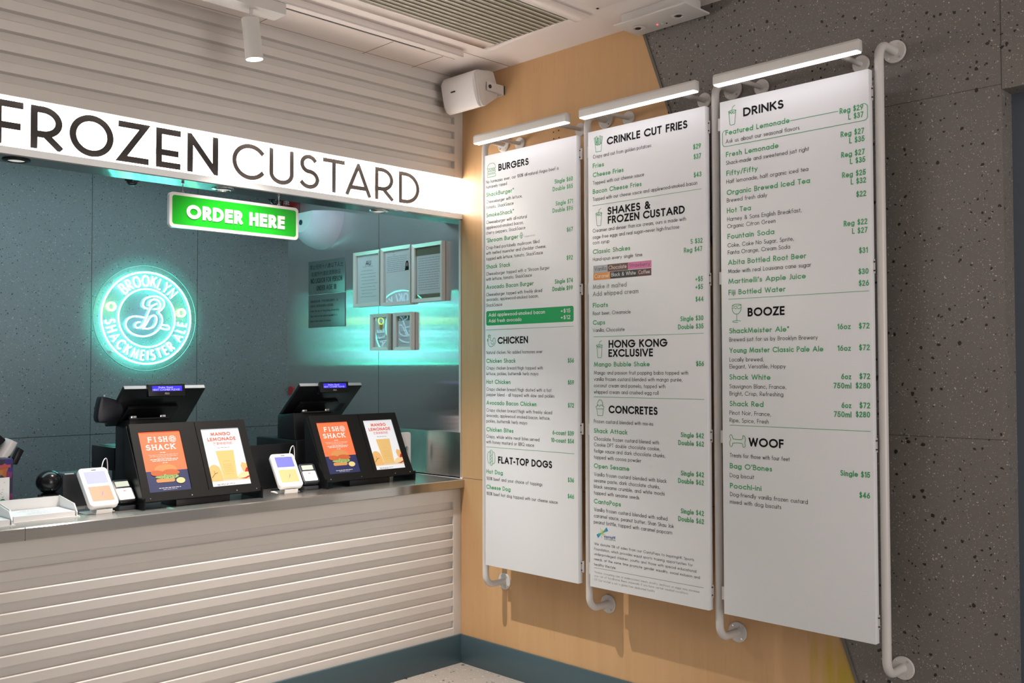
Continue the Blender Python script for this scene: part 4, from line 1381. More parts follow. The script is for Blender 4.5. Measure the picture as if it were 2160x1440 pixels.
# ---------------------------------------------------------------- things on the counter
Z0 = 0.997
orange = mat('poster_orange', (0.30, 0.055, 0.02), 0.5, emit=(1.0, 0.185, 0.068), strength=0.82)
navy = mat('poster_navy', (0.012, 0.016, 0.055), 0.5, emit=(0.015, 0.02, 0.075), strength=0.5)
pale = mat('poster_white', (0.28, 0.28, 0.28), 0.5, emit=(0.85, 0.85, 0.90), strength=0.70)
def lit(name, c, k=0.66):
    return mat(name, tuple(q * 0.3 for q in c), 0.5, emit=c, strength=k)


P_BUN, P_FISH, P_LET, P_LET2, P_LEM = lit('poster_bun', (0.70, 0.30, 0.10)), lit('poster_fish', (0.62, 0.13, 0.035)), lit('poster_lettuce', (0.36, 0.48, 0.16)), lit('poster_herb', (0.05, 0.16, 0.03)), lit('poster_lemon', (0.85, 0.66, 0.30))
P_JUICE, P_JUICE2, P_MANGO, P_MANGO2, P_RED, P_TXT = lit('poster_juice', (0.86, 0.55, 0.20)), lit('poster_juice_mark', (0.76, 0.45, 0.13)), lit('poster_mango', (0.88, 0.50, 0.18)), lit('poster_mango_flesh', (0.90, 0.68, 0.36)), lit('poster_mango_skin', (0.50, 0.02, 0.02)), lit('poster_title_red', (0.82, 0.10, 0.035))
P_WHITE = lit('poster_lettering', (0.90, 0.84, 0.82), 0.75)
P_STEM = lit('poster_stem', (0.10, 0.05, 0.02))
P_SHADE = lit('poster_table', (0.80, 0.62, 0.42))


def flat(mb, pts, o, k):
    mb.face([(o[0] + x, -0.0004 * k, o[1] + z) for x, z in pts])


def slab_text(mb, s, cap, wt, P, x0, x1, y):
    """collegiate capitals with small slab serifs"""
    n = len(s)
    for i, ch in enumerate(s):
        w = (x1 - x0) / n
        a = x0 + i * w + w * (0.30 if ch == 'I' else 0.12)
        b = x0 + (i + 1) * w - w * (0.30 if ch == 'I' else 0.12)
        text(mb, ch, cap, wt, P, a if ch != 'I' else None, b if ch != 'I' else None, y, xc=(a + b) / 2, lo=0.2, hi=2)
        sw = 0.10 * cap
        feet = {'F': [(0, 0)], 'I': [(.5, 0), (.5, 1)], 'H': [(0, 0), (0, 1), (1, 0), (1, 1)], 'A': [(0, 0), (1, 0)], 'K': [(0, 0), (0, 1), (1, 0), (1, 1)], 'S': [], 'C': []}.get(ch, [])
        for fx, fz in feet:
            cx = a + wt * cap / 2 + (b - a - wt * cap) * fx
            strip(mb, [(cx - wt * cap * 0.5 - sw * .3, y + (wt * cap * .32 if fz == 0 else cap - wt * cap * .32)), (cx + wt * cap * 0.5 + sw * .3, y + (wt * cap * .32 if fz == 0 else cap - wt * cap * .32))], wt * cap * 0.62, P)


def words(mb, P, xc, z, wid, h, rg, gap=0.004):
    x = xc - wid / 2
    while x < xc + wid / 2:
        l = min(rg.uniform(0.006, 0.018), xc + wid / 2 - x)
        mb.face([P(x, z), P(x + l, z), P(x + l, z + h), P(x, z + h)])
        x += l + gap * 0.7


def fish_poster(par, x0, s0, w, h):
    rg = random.Random(3)
    o = (x0, s0)
    mb = MB()
    P = lambda u, v: (o[0] + u, -0.0012, o[1] + v)
    flat(mb, [(0, h * .345), (w, h * .345), (w, h), (0, h)], o, 1)
    mb.cur = 1
    flat(mb, [(0, 0), (w, 0), (w, h * .345), (0, h * .345)], o, 1)
    mb.cur = 2
    slab_text(mb, 'FISH', h * .092, 0.19, P, w * .19, w * .68, h * .822)
    slab_text(mb, 'SHACK', h * .092, 0.19, P, w * .10, w * .84, h * .692)
    for k in range(3):
        r_ = 0.016 - 0.005 * k
        strip(mb, [(w * .79 + r_ * math.cos(a), h * .865 + r_ * math.sin(a)) for a in [2 * PI * q / 20 for q in range(21)]], 0.0018, P)
    for a in range(6):
        strip(mb, [(w * .79 + .004 * math.cos(a), h * .865 + .004 * math.sin(a)), (w * .79 + .016 * math.cos(a), h * .865 + .016 * math.sin(a))], 0.0016, P)
    for zf, wf_, hf in ((.640, .14, .010), (.607, .70, .005), (.582, .66, .005), (.555, .34, .005), (.530, .66, .010), (.505, .58, .010), (.470, .12, .008), (.060, .52, .008), (.036, .34, .005)):
        words(mb, P, w * .5, h * zf, w * wf_, h * hf, rg)
    cx = w * .46
    mb.cur = 3
    flat(mb, ell(cx + .004, h * .365, w * .26, h * .085), o, 4)
    flat(mb, rrect(cx - w * .25, cx + w * .19, h * .155, h * .215, h * .028), o, 4)
    mb.cur = 5
    flat(mb, smooth_path([(cx - w * .24, h * .235), (cx - w * .10, h * .215), (cx + w * .1, h * .20), (cx + w * .27, h * .225), (cx + w * .28, h * .262), (cx + w * .1, h * .29), (cx - w * .1, h * .275), (cx - w * .24, h * .255)], 5, True)[:-1], o, 5)
    mb.cur = 6
    for q in range(26):
        bx, bz = cx + rg.uniform(-.21, .25) * w, h * rg.uniform(.218, .272)
        flat(mb, ell(bx, bz, .0022, .0016, n=8), o, 6)
    mb.cur = 4
    flat(mb, smooth_path([(cx - w * .34, h * .30), (cx - w * .32, h * .345), (cx - w * .17, h * .352), (cx - w * .05, h * .325), (cx - w * .04, h * .285), (cx - w * .14, h * .262), (cx - w * .28, h * .27)], 5, True)[:-1], o, 7)
    flat(mb, smooth_path([(cx - w * .06, h * .315), (cx, h * .352), (cx + w * .16, h * .358), (cx + w * .30, h * .33), (cx + w * .33, h * .29), (cx + w * .24, h * .268), (cx + w * .06, h * .272)], 5, True)[:-1], o, 7)
    mb.cur = 7
    flat(mb, ell(cx + w * .32, h * .165, w * .105, h * .048, 5, 362), o, 8)
    mb.build('poster', [orange, navy, P_WHITE, P_BUN, P_FISH, P_LET, P_LET2, P_LEM], par)


def mango_poster(par, x0, s0, w, h):
    rg = random.Random(5)
    o = (x0, s0)
    mb = MB()
    P = lambda u, v: (o[0] + u, -0.0013, o[1] + v)
    flat(mb, [(0, 0), (w, 0), (w, h), (0, h)], o, 1)
    mb.cur = 1
    text(mb, 'MANGO', h * .062, 0.22, P, w * .24, w * .76, h * .875, lo=0.4)
    text(mb, 'LEMONADE', h * .062, 0.22, P, w * .13, w * .87, h * .785, lo=0.4)
    mb.cur = 6
    words(mb, P, w * .5, h * .660, w * .32, h * .006, rg)
    words(mb, P, w * .36, h * .036, w * .46, h * .006, rg)
    words(mb, P, w * .28, h * .020, w * .30, h * .006, rg)
    mb.cur = 7
    flat(mb, [(0, h * .085), (w, h * .085), (w, h * .15), (0, h * .15)], o, 2)
    mb.cur = 2
    flat(mb, [(w * .33, h * .115), (w * .68, h * .115), (w * .74, h * .61), (w * .27, h * .61)], o, 4)
    mb.cur = 3
    for k, zf in enumerate((.42, .36, .33, .30, .27, .24, .20)):
        hw_ = w * (.11 if k else .08)
        strip(mb, [(w * .5 - hw_ + hw_ * 2 * q / 8, h * (zf + .012 * math.sin(PI * q / 8))) for q in range(9)], 0.0016, lambda u, v: (o[0] + u, -0.0022, o[1] + v))
    mb.cur = 4
    flat(mb, [(p[0], p[1]) for p in smooth_path([(0, h * .10), (0, h * .30), (w * .12, h * .375), (w * .27, h * .33), (w * .31, h * .20), (w * .31, h * .10)], 6)], o, 5)
    mb.cur = 5
    flat(mb, smooth_path([(w * .70, h * .15), (w * .80, h * .21), (w * .99, h * .215), (w * .995, h * .13), (w * .88, h * .105), (w * .74, h * .115)], 5, True)[:-1], o, 6)
    mb.cur = 4
    flat(mb, [(w * .86, h * .23), (w * .83, h * .33), (w * .88, h * .39), (w, h * .36), (w, h * .22)], o, 4)
    mb.cur = 8
    flat(mb, [(w * .90, h * .215), (w * .96, h * .285), (w, h * .29), (w, h * .215)], o, 7)
    flat(mb, [(w * .76, h * .112), (w * .9, h * .10), (w * .995, h * .125), (w * .995, h * .15), (w * .88, h * .118)], o, 7)
    mb.cur = 6
    strip(mb, [(w * .04, h * .16), (w * .13, h * .22), (w * .20, h * .235)], 0.0022, lambda u, v: (o[0] + u, -0.0026, o[1] + v))
    strip(mb, [(w * .13, h * .22), (w * .12, h * .27)], 0.0016, lambda u, v: (o[0] + u, -0.0026, o[1] + v))
    mb.build('poster', [pale, P_TXT, P_JUICE, P_JUICE2, P_MANGO, P_MANGO2, P_STEM, P_SHADE, P_RED], par)
    return o


def menu_stand(x, y, label):
    """two poster frames side by side, leaning back on a black base; local z up, parts tilted"""
    r = thing('poster_stand', label, 'poster stand', (x, y, Z0), 0, 'twin poster stands on the counter')
    tilt = math.radians(26.2)
    R = Matrix.Translation((0, 0, 0.046)) @ Matrix.Rotation(-tilt, 4, 'X')
    hw_ = 0.2815
    mb = MB().box(-hw_, hw_, 0.003, 0.022, 0.0, 0.350)
    mb.xf(R).build('back_board', M['black_satin'], r)
    for a, b in ((-hw_, 0.0245), (0.0275, hw_)):
        mb = MB()
        sx0, sx1 = (-0.2465, -0.0515) if a < 0 else (0.050, 0.245)
        z0, z1 = 0.0245, 0.311
        o_ = [(a, 0.0), (b, 0.0), (b, 0.350), (a, 0.350)]
        i_ = [(sx0, z0), (sx1, z0), (sx1, z1), (sx0, z1)]
        for k in range(4):
            j = (k + 1) % 4
            mb.hexa([(o_[k][0], 0.004, o_[k][1]), (o_[j][0], 0.004, o_[j][1]), (i_[j][0], 0.004, i_[j][1]), (i_[k][0], 0.004, i_[k][1])],
                    [(o_[k][0], -0.004, o_[k][1]), (o_[j][0], -0.004, o_[j][1]), (i_[j][0], -0.004, i_[j][1]), (i_[k][0], -0.004, i_[k][1])])
        fr_ = mb.xf(R).build('poster_frame', M['black_satin'], r)
    fish = MB
    for fn, sx0 in ((fish_poster, -0.2465), (mango_poster, 0.050)):
        n0 = len(bpy.data.objects)
        before = set(bpy.data.objects)
        fn(r, sx0, 0.0245, 0.195, 0.2865)
        for ob in set(bpy.data.objects) - before:
            ob.data.transform(R @ Matrix.Translation((0, 0.0028, 0)))
    q = cjk('\u8292\u679c\u6ab8\u6aac\u7279\u98f2', 0.0165, R @ place(0.1475, 0.0245 + 0.2865 * .715, 0.0012), 'chinese_lettering', P_TXT, r)
    # base: front lip, side cheeks, foot
    mb = MB().box(-hw_ - 0.004, hw_ + 0.004, -0.006, 0.008, -0.016, 0.012)
    mb.xf(R).build('front_lip', M['black_satin'], r)
    for s in (-1, 1):
        xx = s * (hw_ + 0.002)
        MB().prism([(-0.024, 0.0), (0.165, 0.0), (0.185, 0.345), (0.168, 0.352), (-0.006, 0.046), (-0.026, 0.052)], xx - 0.0025, xx + 0.0025).build('side_cheek', M['black'], r)
    MB().box(-0.13, 0.13, 0.0, 0.15, 0.0, 0.030).build('foot', M['black'], r, bevel=0.003)
    mb = MB()
    for xx in (-hw_ + 0.03, -0.06, 0.16, hw_ - 0.02):
        mb.lathe([(0.003, -0.0075), (0.003, -0.0055)], (xx, 0, -0.004), 10, 'y')
    mb.xf(R).build('screw', M['chrome'], r)


menu_stand(-1.466, 0.100, 'black twin poster stand in front of the left till')
menu_stand(-0.500, 0.155, 'black twin poster stand in front of the right till, near the wall')


def payment_terminal(x, y, rz, screen, pad, label):
    r = thing('payment_terminal', label, 'payment terminal', (x, y, Z0), rz, 'white payment terminals')
    R = Matrix.Translation((0, -0.030, 0.026)) @ Matrix.Rotation(-math.radians(42), 4, 'X')
    w, h = 0.0625, 0.200
    MB().prism(rrect(-w, w, 0.0, h, 0.018, 6), -0.014, 0.014, 'y').xf(R).build('body', M['white_plastic'], r, bevel=0.005)
    Y = lambda u, v, k=1: (u, -0.0143 - 0.0003 * k, v)
    MB().face([Y(u, v) for u, v in rrect(-0.044, 0.047, 0.115, 0.178, 0.003, 3)]).xf(R).build('screen', screen, r)
    mb = MB()
    mb.face([Y(u, v) for u, v in rrect(-0.046, 0.046, 0.024, 0.100, 0.003, 3)])
    mb.cur = 1
    mb.face([Y(u, v, 2) for u, v in smooth_path([(-0.012, 0.044), (0.002, 0.052), (0.010, 0.074), (0.005, 0.066), (-0.002, 0.049)], 4, True)[:-1]])
    mb.xf(R).build('reader_pad', [pad, M['blue_print']], r)
    MB().box(-0.008, 0.012, -0.0145, 0.0, 0.184, 0.188).build('status_slot', M['charcoal'], r).data.transform(R)
    # bent sheet stand
    MB().prism([(-0.028, 0.000), (-0.034, 0.018), (-0.0325, 0.019), (-0.0255, 0.0025), (0.022, 0.0025), (0.084, 0.116), (0.089, 0.114), (0.026, 0.0), ], -0.034, 0.034).build('stand', M['white_plastic'], r)
    MB().box(-0.062, 0.060, 0.004, 0.075, 0.0, 0.003).build('base_plate', M['white_plastic'], r)
    MB().tube(smooth_path([(0.045, 0.110, 0.130), (0.060, 0.130, 0.185), (0.078, 0.145, 0.212), (0.094, 0.155, 0.20), (0.098, 0.160, 0.10), (0.090, 0.165, 0.004)], 6), 0.0022, 8).build('cable', M['white_plastic'], r, smooth=60)


scr1 = mat('terminal_screen_left', (0.25, 0.25, 0.6), 0.15, emit=(0.38, 0.40, 1.0), strength=0.85)
scr2 = mat('terminal_screen_right', (0.1, 0.1, 0.6), 0.15, emit=(0.13, 0.14, 0.80), strength=0.8)
padA = mat('reader_pad_orange', (0.58, 0.20, 0.09), 0.4)
padB = mat('reader_pad_sand', (0.62, 0.36, 0.16), 0.4)
payment_terminal(-1.905, 0.150, math.radians(2), scr1, padA, 'white payment terminal with an orange pad, beside the white paper trays')
payment_terminal(-0.985, 0.165, math.radians(-9), scr2, padB, 'white payment terminal with a sand-coloured pad, between the two poster stands')


def card_reader(x, y, rz, label, bodym):
    r = thing('card_reader', label, 'card reader', (x, y, Z0), rz, 'small card readers on cradles')
    MB().prism(rrect(-0.042, 0.042, -0.005, 0.085, 0.012, 4), 0.0, 0.020, 'z').build('cradle', M['charcoal'], r, bevel=0.004)
    R = Matrix.Translation((0, 0.000, 0.030)) @ Matrix.Rotation(-math.radians(42), 4, 'X')
    MB().prism(rrect(-0.043, 0.043, 0.0, 0.118, 0.014, 5), -0.013, 0.013, 'y').xf(R).build('body', bodym, r, bevel=0.004)
    Y = lambda u, v, k=1: (u, -0.0133 - 0.0003 * k, v)
    MB().face([Y(u, v) for u, v in rrect(-0.030, 0.030, 0.078, 0.106, 0.002, 3)]).xf(R).build('display', mat('lcd_grey_green', (0.42, 0.47, 0.40), 0.2), r)
    mb = MB()
    mb.face([Y(u, v) for u, v in rrect(-0.035, 0.035, 0.010, 0.070, 0.006, 4)])
    mb.cur = 1
    for i in range(4):
        for j in range(3):
            cx, cz = -0.020 + 0.020 * j, 0.018 + 0.0125 * i
            mb.cur = 2 if (i == 3 and j == 1) else 1
            mb.face([Y(u, v, 2) for u, v in rrect(cx - 0.006, cx + 0.006, cz - 0.003, cz + 0.003, 0.002, 3)])
    mb.xf(R).build('keypad', [M['white_plastic'], mat('key_grey', (0.55, 0.53, 0.55), 0.4), mat('key_red', (0.55, 0.14, 0.14), 0.4)], r)


card_reader(-1.793, 0.150, math.radians(3), 'small card reader in a black cradle beside the orange-pad terminal', M['black'])
card_reader(-0.850, 0.172, math.radians(-9), 'small card reader in a grey cradle beside the sand-pad terminal', M['charcoal'])

# ---------------------------------------------------------------- tills
vfd = mat('till_display_blue', (0.02, 0.02, 0.3), 0.2, emit=(0.035, 0.025, 0.62), strength=1.0)
vtx = mat('till_display_text', (0.4, 0.4, 0.9), 0.3, emit=(0.40, 0.38, 1.0), strength=1.0)
mon_back = mat('till_back_plastic', (0.008, 0.0085, 0.010), 0.32, spec=0.3)
edge_grey = mat('till_edge', (0.30, 0.31, 0.32), 0.3)


def till(x, y, label, extras):
    r = thing('cash_register', label, 'cash register', (x, y, Z0), 0, 'tills behind the counter')
    # base column with hinge top
    zb = extras.get('base', 0.0)
    MB().prism([(-0.02, zb), (0.155, zb), (0.155, 0.358), (0.0, 0.372)], extras['x0'], 0.055).build('column', M['black'], r, bevel=0.003)
    if zb:
        MB().box(-0.215, 0.13, -0.045, 0.355, 0.0, zb - 0.0005).build('base_unit', M['black'], r, bevel=0.004)
        MB().box(-0.208, 0.12, 0.170, 0.345, zb - 0.001, zb + 0.0015).build('base_lid', M['charcoal'], r)
    MB().box(-0.150, 0.040, -0.008, 0.005, 0.372, 0.378).build('hinge_plate', M['charcoal'], r)
    MB().cyl((-0.145, 0.10, 0.383), (0.04, 0.10, 0.383), 0.014, 16).build('hinge', M['black'], r, smooth=40)
    for q in (-0.120, 0.022):
        MB().box(q - 0.014, q + 0.014, 0.02, 0.05, 0.368, 0.388).build('hinge_clip', M['chrome'], r, bevel=0.003)
    # screen seen from behind, its upper edge leaning towards the customer
    a, b = Vector((0, -0.055, 0.512)), Vector((0, 0.150, 0.335))
    d = (b - a).normalized()
    n = Vector((0, d.z, -d.y))
    if n.y > 0:
        n = -n
    L = (b - a).length
    F = Matrix(((1, 0, 0, 0), (0, d.y, -n.y, a.y), (0, d.z, -n.z, a.z), (0, 0, 0, 1)))
    MB().prism([(-0.200, 0), (0.200, 0), (0.200, L), (-0.200, L)], 0.0, 0.022, 'z').xf(F).build('screen_back', mon_back, r, bevel=0.003)
    MB().box(-0.197, 0.197, -0.0025, 0.0005, 0.002, 0.020).xf(F).build('top_edge', edge_grey, r)
    MB().box(-0.150, 0.10, L * 0.42, L * 0.95, -0.020, 0.0).xf(F).build('rear_housing', mon_back, r, bevel=0.006)
    mb = MB()
    for k in range(5):
        mb.box(0.135 + 0.007 * k, 0.138 + 0.007 * k, L * 0.55, L * 0.80, -0.0006, 0.001)
    mb.xf(F).build('vents', M['dark'], r)
    # customer display clipped over the upper edge
    c = Matrix.Translation((-0.008 + extras.get('dx', 0), -0.085, 0.478)) @ Matrix.Rotation(math.radians(-8), 4, 'X')
    MB().box(-0.090, 0.090, -0.012, 0.012, 0.0, 0.058).xf(c).build('customer_display', M['black'], r, bevel=0.003)
    MB().face([(-0.072, -0.0124, 0.024), (0.074, -0.0124, 0.024), (0.074, -0.0124, 0.048), (-0.072, -0.0124, 0.048)]).xf(c).build('display_window', vfd, r)
    mb = MB()
    P = lambda u, v: (u, -0.0128, v)
    text(mb, 'Shake Shack', 0.0080, 0.12, P, -0.042, 0.030, 0.0375, lo=0.3)
    text(mb, 'NEXT CASHIER PLEASE', 0.0080, 0.12, P, -0.068, 0.062, 0.0265, lo=0.3)
    mb.xf(c).build('display_lettering', vtx, r)
    mb = MB()
    text(mb, 'FEC', 0.0085, 0.2, P, xc=0.0, y=0.008)
    mb.xf(c).build('maker_lettering', edge_grey, r)
    MB().box(-0.02, 0.02, -0.075, -0.04, 0.500, 0.512).build('display_clip', M['black'], r)
    if extras.get('reader'):
        MB().prism(smooth_path([(-0.285, 0.370), (-0.275, 0.465), (-0.255, 0.480), (-0.185, 0.455), (-0.175, 0.400), (-0.230, 0.365)], 4, True)[:-1], 0.02, 0.075, 'y').build('side_reader', mat('navy_pouch', (0.004, 0.005, 0.012), 0.4), r, bevel=0.006)
        MB().box(-0.258, -0.250, 0.03, 0.05, 0.462, 0.488).build('reader_tip', M['chrome'], r)
    return r


t1 = till(-1.505, 0.455, 'left till with a dark pouch-like reader on its side, behind the left poster stand', {'reader': 1, 'dx': -0.005, 'x0': -0.150})
t2 = till(-0.573, 0.455, 'right till by the steel side wall, behind the right poster stand', {'dx': 0.0, 'x0': -0.205, 'base': 0.232})


def printer(x, y, zb, w, d, h, label, teal=True):
    r = thing('receipt_printer', label, 'printer', (x, y, Z0))
    MB().box(-w / 2, w / 2, 0, d, zb, zb + h).build('body', M['black'], r, bevel=0.004)
    MB().box(-w / 2 + 0.03, w / 2 - 0.01, 0.02, d - 0.02, zb + h - 0.001, zb + h + 0.002).build('lid', M['charcoal'], r)
    MB().box(-w / 2 + 0.04, w / 2 - 0.03, 0.05, 0.06, zb + h + 0.001, zb + h + 0.004).build('paper_slot', M['black'], r)
    if zb > 0:
        MB().box(0.0, w / 2 - 0.01, 0.03, d - 0.06, 0, zb).build('riser', M['black'], r)
    return r


printer(-1.578, 0.62, 0.122, 0.155, 0.268, 0.110, 'black receipt printer on a riser behind the left till')

fp = MB().box(-0.14, 0.14, -0.008, 0.008, 0.0, 0.222).xf(Matrix.Rotation(math.radians(-6), 4, 'X')).build('display_panel', M['black'], bevel=0.004)
fp.location = (-0.947, 0.370, Z0 + 0.0005)
tag(fp, 'plain black upright panel standing behind the sand-pad terminal', 'panel')

bx = thing('speaker_box', 'dark grey box standing on the counter behind the orange-pad terminal', 'box', (-1.876, 0.420, Z0))
MB().box(-0.088, 0.088, 0, 0.13, 0, 0.143).build('case', M['charcoal'], bx, bevel=0.004)
MB().box(-0.080, 0.080, 0.015, 0.12, 0.143, 0.1455).build('lid', mat('box_lid', (0.05, 0.10, 0.10), 0.25), bx)
MB().box(-0.078, -0.040, 0.002, 0.010, 0.1435, 0.1475).build('label_strip', M['white_plastic'], bx)

ml = thing('ball_topped_mill', 'glossy black ball-topped holder behind the white paper trays', 'holder', (-2.040, 0.368, Z0))
gloss = mat('gloss_black', (0.005, 0.005, 0.006), 0.22, spec=0.4)
MB().lathe([(0.046, 0.0), (0.047, 0.005), (0.042, 0.012), (0.042, 0.060), (0.045, 0.064), (0.045, 0.072), (0.030, 0.078)], n=36).build('stem', gloss, ml, smooth=40)
MB().lathe([(0.0525 * math.cos(a), 0.124 + 0.050 * math.sin(a)) for a in [-PI / 2 + 0.35 + (PI - 0.36) * k / 22 for k in range(23)]], n=40).build('ball', gloss, ml, smooth=60)
MB().lathe([(0.0455, 0.066), (0.0455, 0.069)], n=36).build('band', M['chrome'], ml)
MB().face([(0.012, -0.0475, 0.022), (0.036, -0.036, 0.022), (0.036, -0.036, 0.044), (0.012, -0.0475, 0.044)]).build('sticker', M['white_plastic'], ml)


def tray(x, y, label, w=0.30):
    """white document tray: low front, high back wall, right cheek sloping down to the front; a paper pile inside"""
    r = thing('document_tray', label, 'tray', (x, y, Z0), 0, 'white document trays on the counter')
    d = 0.195
    mb = MB().box(-w, 0.008, -0.008, d, 0, 0.005)
    mb.build('base', M['white_plastic'], r)
    MB().box(-w, 0.0, d - 0.004, d, 0.005, 0.070).build('back_wall', M['white_plastic'], r)
    MB().prism([(0.0, 0.005), (d, 0.005), (d, 0.072), (0.03, 0.053), (0.0, 0.022)], -0.004, 0.0).build('side_cheek', M['white_plastic'], r)
    MB().prism([(0.0, 0.005), (d, 0.005), (d, 0.072), (0.03, 0.053), (0.0, 0.022)], -w, -w + 0.004).build('side_cheek', M['white_plastic'], r)
    p = MB().box(-w + 0.008, -0.008, 0.004, d - 0.008, 0.005, 0.025).build('paper_pile', mat('office_paper', (0.78, 0.77, 0.77), 0.6), r)
    mb = MB()
    rg = random.Random(int(-x * 100))
    for k in range(7):
        z = 0.03 + 0.022 * k
        words(mb, lambda u, v: (u, v, 0.0254), -w / 2 + rg.uniform(-.02, .03), z, rg.uniform(0.08, 0.20), 0.003, rg)
    mb.build('print', M['grey_print'], p)


tray(-2.020, 0.105, 'white document tray with a pile of printed papers beside the orange-pad terminal', 0.252)
tray(-2.288, 0.046, 'white document tray cut by the picture edge, nearest the counter front')

# collection box with a tilted scanner behind it, at the edge of the picture
db = thing('donation_box', 'colourful purple printed box with a white front, behind the document trays', 'box', (-2.275, 0.335, Z0))
pm = mat('box_print_purple', (0.10, 0.02, 0.14), 0.5)
t = NT(pm)
vo = t.n('ShaderNodeTexVoronoi')
vo.inputs['Scale'].default_value = 38
t.l(t.coord(), vo.inputs['Vector'])
rp = t.n('ShaderNodeValToRGB')
rp.color_ramp.interpolation = 'CONSTANT'
for pos, c in ((0.0, (0.02, 0.015, 0.05, 1)), (0.35, (0.16, 0.02, 0.10, 1)), (0.55, (0.03, 0.02, 0.16, 1)), (0.75, (0.38, 0.10, 0.02, 1)), (0.9, (0.03, 0.18, 0.14, 1))):
    e = rp.color_ramp.elements.new(pos)
    e.color = c
sp = t.n('ShaderNodeSeparateColor')
t.l(vo.outputs['Color'], sp.inputs[0])
t.l(sp.outputs[0], rp.inputs[0])
t.l(rp.outputs[0], t.b.inputs['Base Color'])
MB().box(-0.10, 0.080, 0, 0.10, 0, 0.235).build('carton', pm, db, bevel=0.002)
MB().box(-0.085, 0.066, -0.0015, 0, 0.04, 0.160).build('white_front', M['white_print'], db)
mb = MB()
rg = random.Random(9)
for q in range(60):
    u, v = rg.uniform(-0.075, 0.055), rg.uniform(0.075, 0.14)
    strip(mb, [(u, v), (u + rg.uniform(-.004, .004), v + rg.uniform(.001, .004))], 0.0012, lambda a, b: (a, -0.0019, b))
mb.build('speckle_print', M['ink'], db)
MB().face([(x, -0.0019, z) for x, z in ell(0.040, 0.062, 0.011, 0.011)]).build('green_mark', mat('mark_green', (0.01, 0.32, 0.20), 0.5), db)
MB().box(-0.090, 0.070, -0.0012, 0, 0.200, 0.212).build('red_stripe', mat('stripe_red', (0.42, 0.05, 0.08), 0.5), db)
MB().box(-0.040, 0.040, -0.0012, 0, 0.172, 0.192).build('picture_panel', mat('panel_orange', (0.42, 0.15, 0.03), 0.5), db)
sc = thing('scanner', 'white and black handheld scanner leaning in its holder above the printed box', 'scanner', (-2.140, 0.50, Z0))
MB().box(-0.075, -0.02, -0.02, 0.05, 0, 0.235).build('holder', M['black'], sc)
MB().tube([(-0.055, 0.0, 0.225), (-0.030, 0.0, 0.262), (-0.010, 0.0, 0.300)], 0.027, 20).build('grip', M['white_plastic'], sc, smooth=40)
MB().prism([(-0.15, 0.27), (-0.075, 0.27), (-0.040, 0.305), (-0.085, 0.35), (-0.13, 0.35)], -0.03, 0.03, 'y').build('head', M['black'], sc, bevel=0.005)
MB().prism([(-0.015, 0.200), (0.008, 0.195), (0.036, 0.255), (0.016, 0.270)], -0.02, 0.02, 'y').build('trigger_arm', M['black'], sc, bevel=0.003)

wb = thing('cutting_board', 'white plastic board with a slot handle leaning on the steel wall by the right stand', 'cutting board', (-0.120, 0.350, Z0))
mb = MB()
outer = rrect(-0.11, 0.05, 0.0, 0.244, 0.016, 5)
hole = rrect(0.012, 0.030, 0.075, 0.165, 0.0088, 5)
n = len(outer)
# two half outlines around the slot, so that the hole stays open
for y in (0.0, 0.012):
    pass
bm_ = bmesh.new()
def loop_edges(pts, y):
    vs = [bm_.verts.new((u, y, v)) for u, v in pts]
    return vs, [bm_.edges.new((vs[i], vs[(i + 1) % len(vs)])) for i in range(len(vs))]
va, ea = loop_edges(outer, 0.0)
vb, eb = loop_edges(hole, 0.0)
fill = bmesh.ops.triangle_fill(bm_, use_beauty=True, edges=ea + eb)
faces = [g for g in fill['geom'] if isinstance(g, bmesh.types.BMFace)]
ex = bmesh.ops.extrude_face_region(bm_, geom=faces)
bmesh.ops.translate(bm_, vec=(0, 0.012, 0), verts=[g for g in ex['geom'] if isinstance(g, bmesh.types.BMVert)])
bmesh.ops.recalc_face_normals(bm_, faces=bm_.faces)
me = bpy.data.meshes.new('board')
bm_.to_mesh(me)
bm_.free()
me.materials.append(M['white_plastic'])
bo = bpy.data.objects.new('board', me)
COL.objects.link(bo)
bo.parent = wb
MB().box(-0.10, 0.04, 0.012, 0.045, 0.0, 0.02).build('foot', M['white_plastic'], wb)

# ---------------------------------------------------------------- ceiling fittings
rail = thing('lighting_track', 'white lighting track with a dark slot along the ceiling near the slatted fascia', 'track', (-0.35, -0.375, ZC))
MB().box(-5, 0.0, -0.038, 0.030, -0.030, -0.001).build('channel', M['ceiling'], rail, bevel=0.001)
MB().box(-5, -0.20, 0.020, 0.026, -0.0312, -0.0295).build('slot', M['dark'], rail)
MB().box(-5, -0.002, -0.0385, -0.034, -0.036, -0.029).build('edge_lip', M['white_paint'], rail)
MB().box(-5, -0.002, 0.027, 0.031, -0.033, -0.029).build('edge_lip', M['white_paint'], rail)
kn = MB().lathe([(0.016, 0.0), (0.018, -0.004), (0.018, -0.016), (0.012, -0.020), (0.012, -0.026)], n=24).build('sprinkler_cap', M['white_paint'], smooth=40)
kn.location = (-0.545, -0.338, ZC)
tag(kn, 'small round white sprinkler cap on the ceiling beside the track end', 'sprinkler')

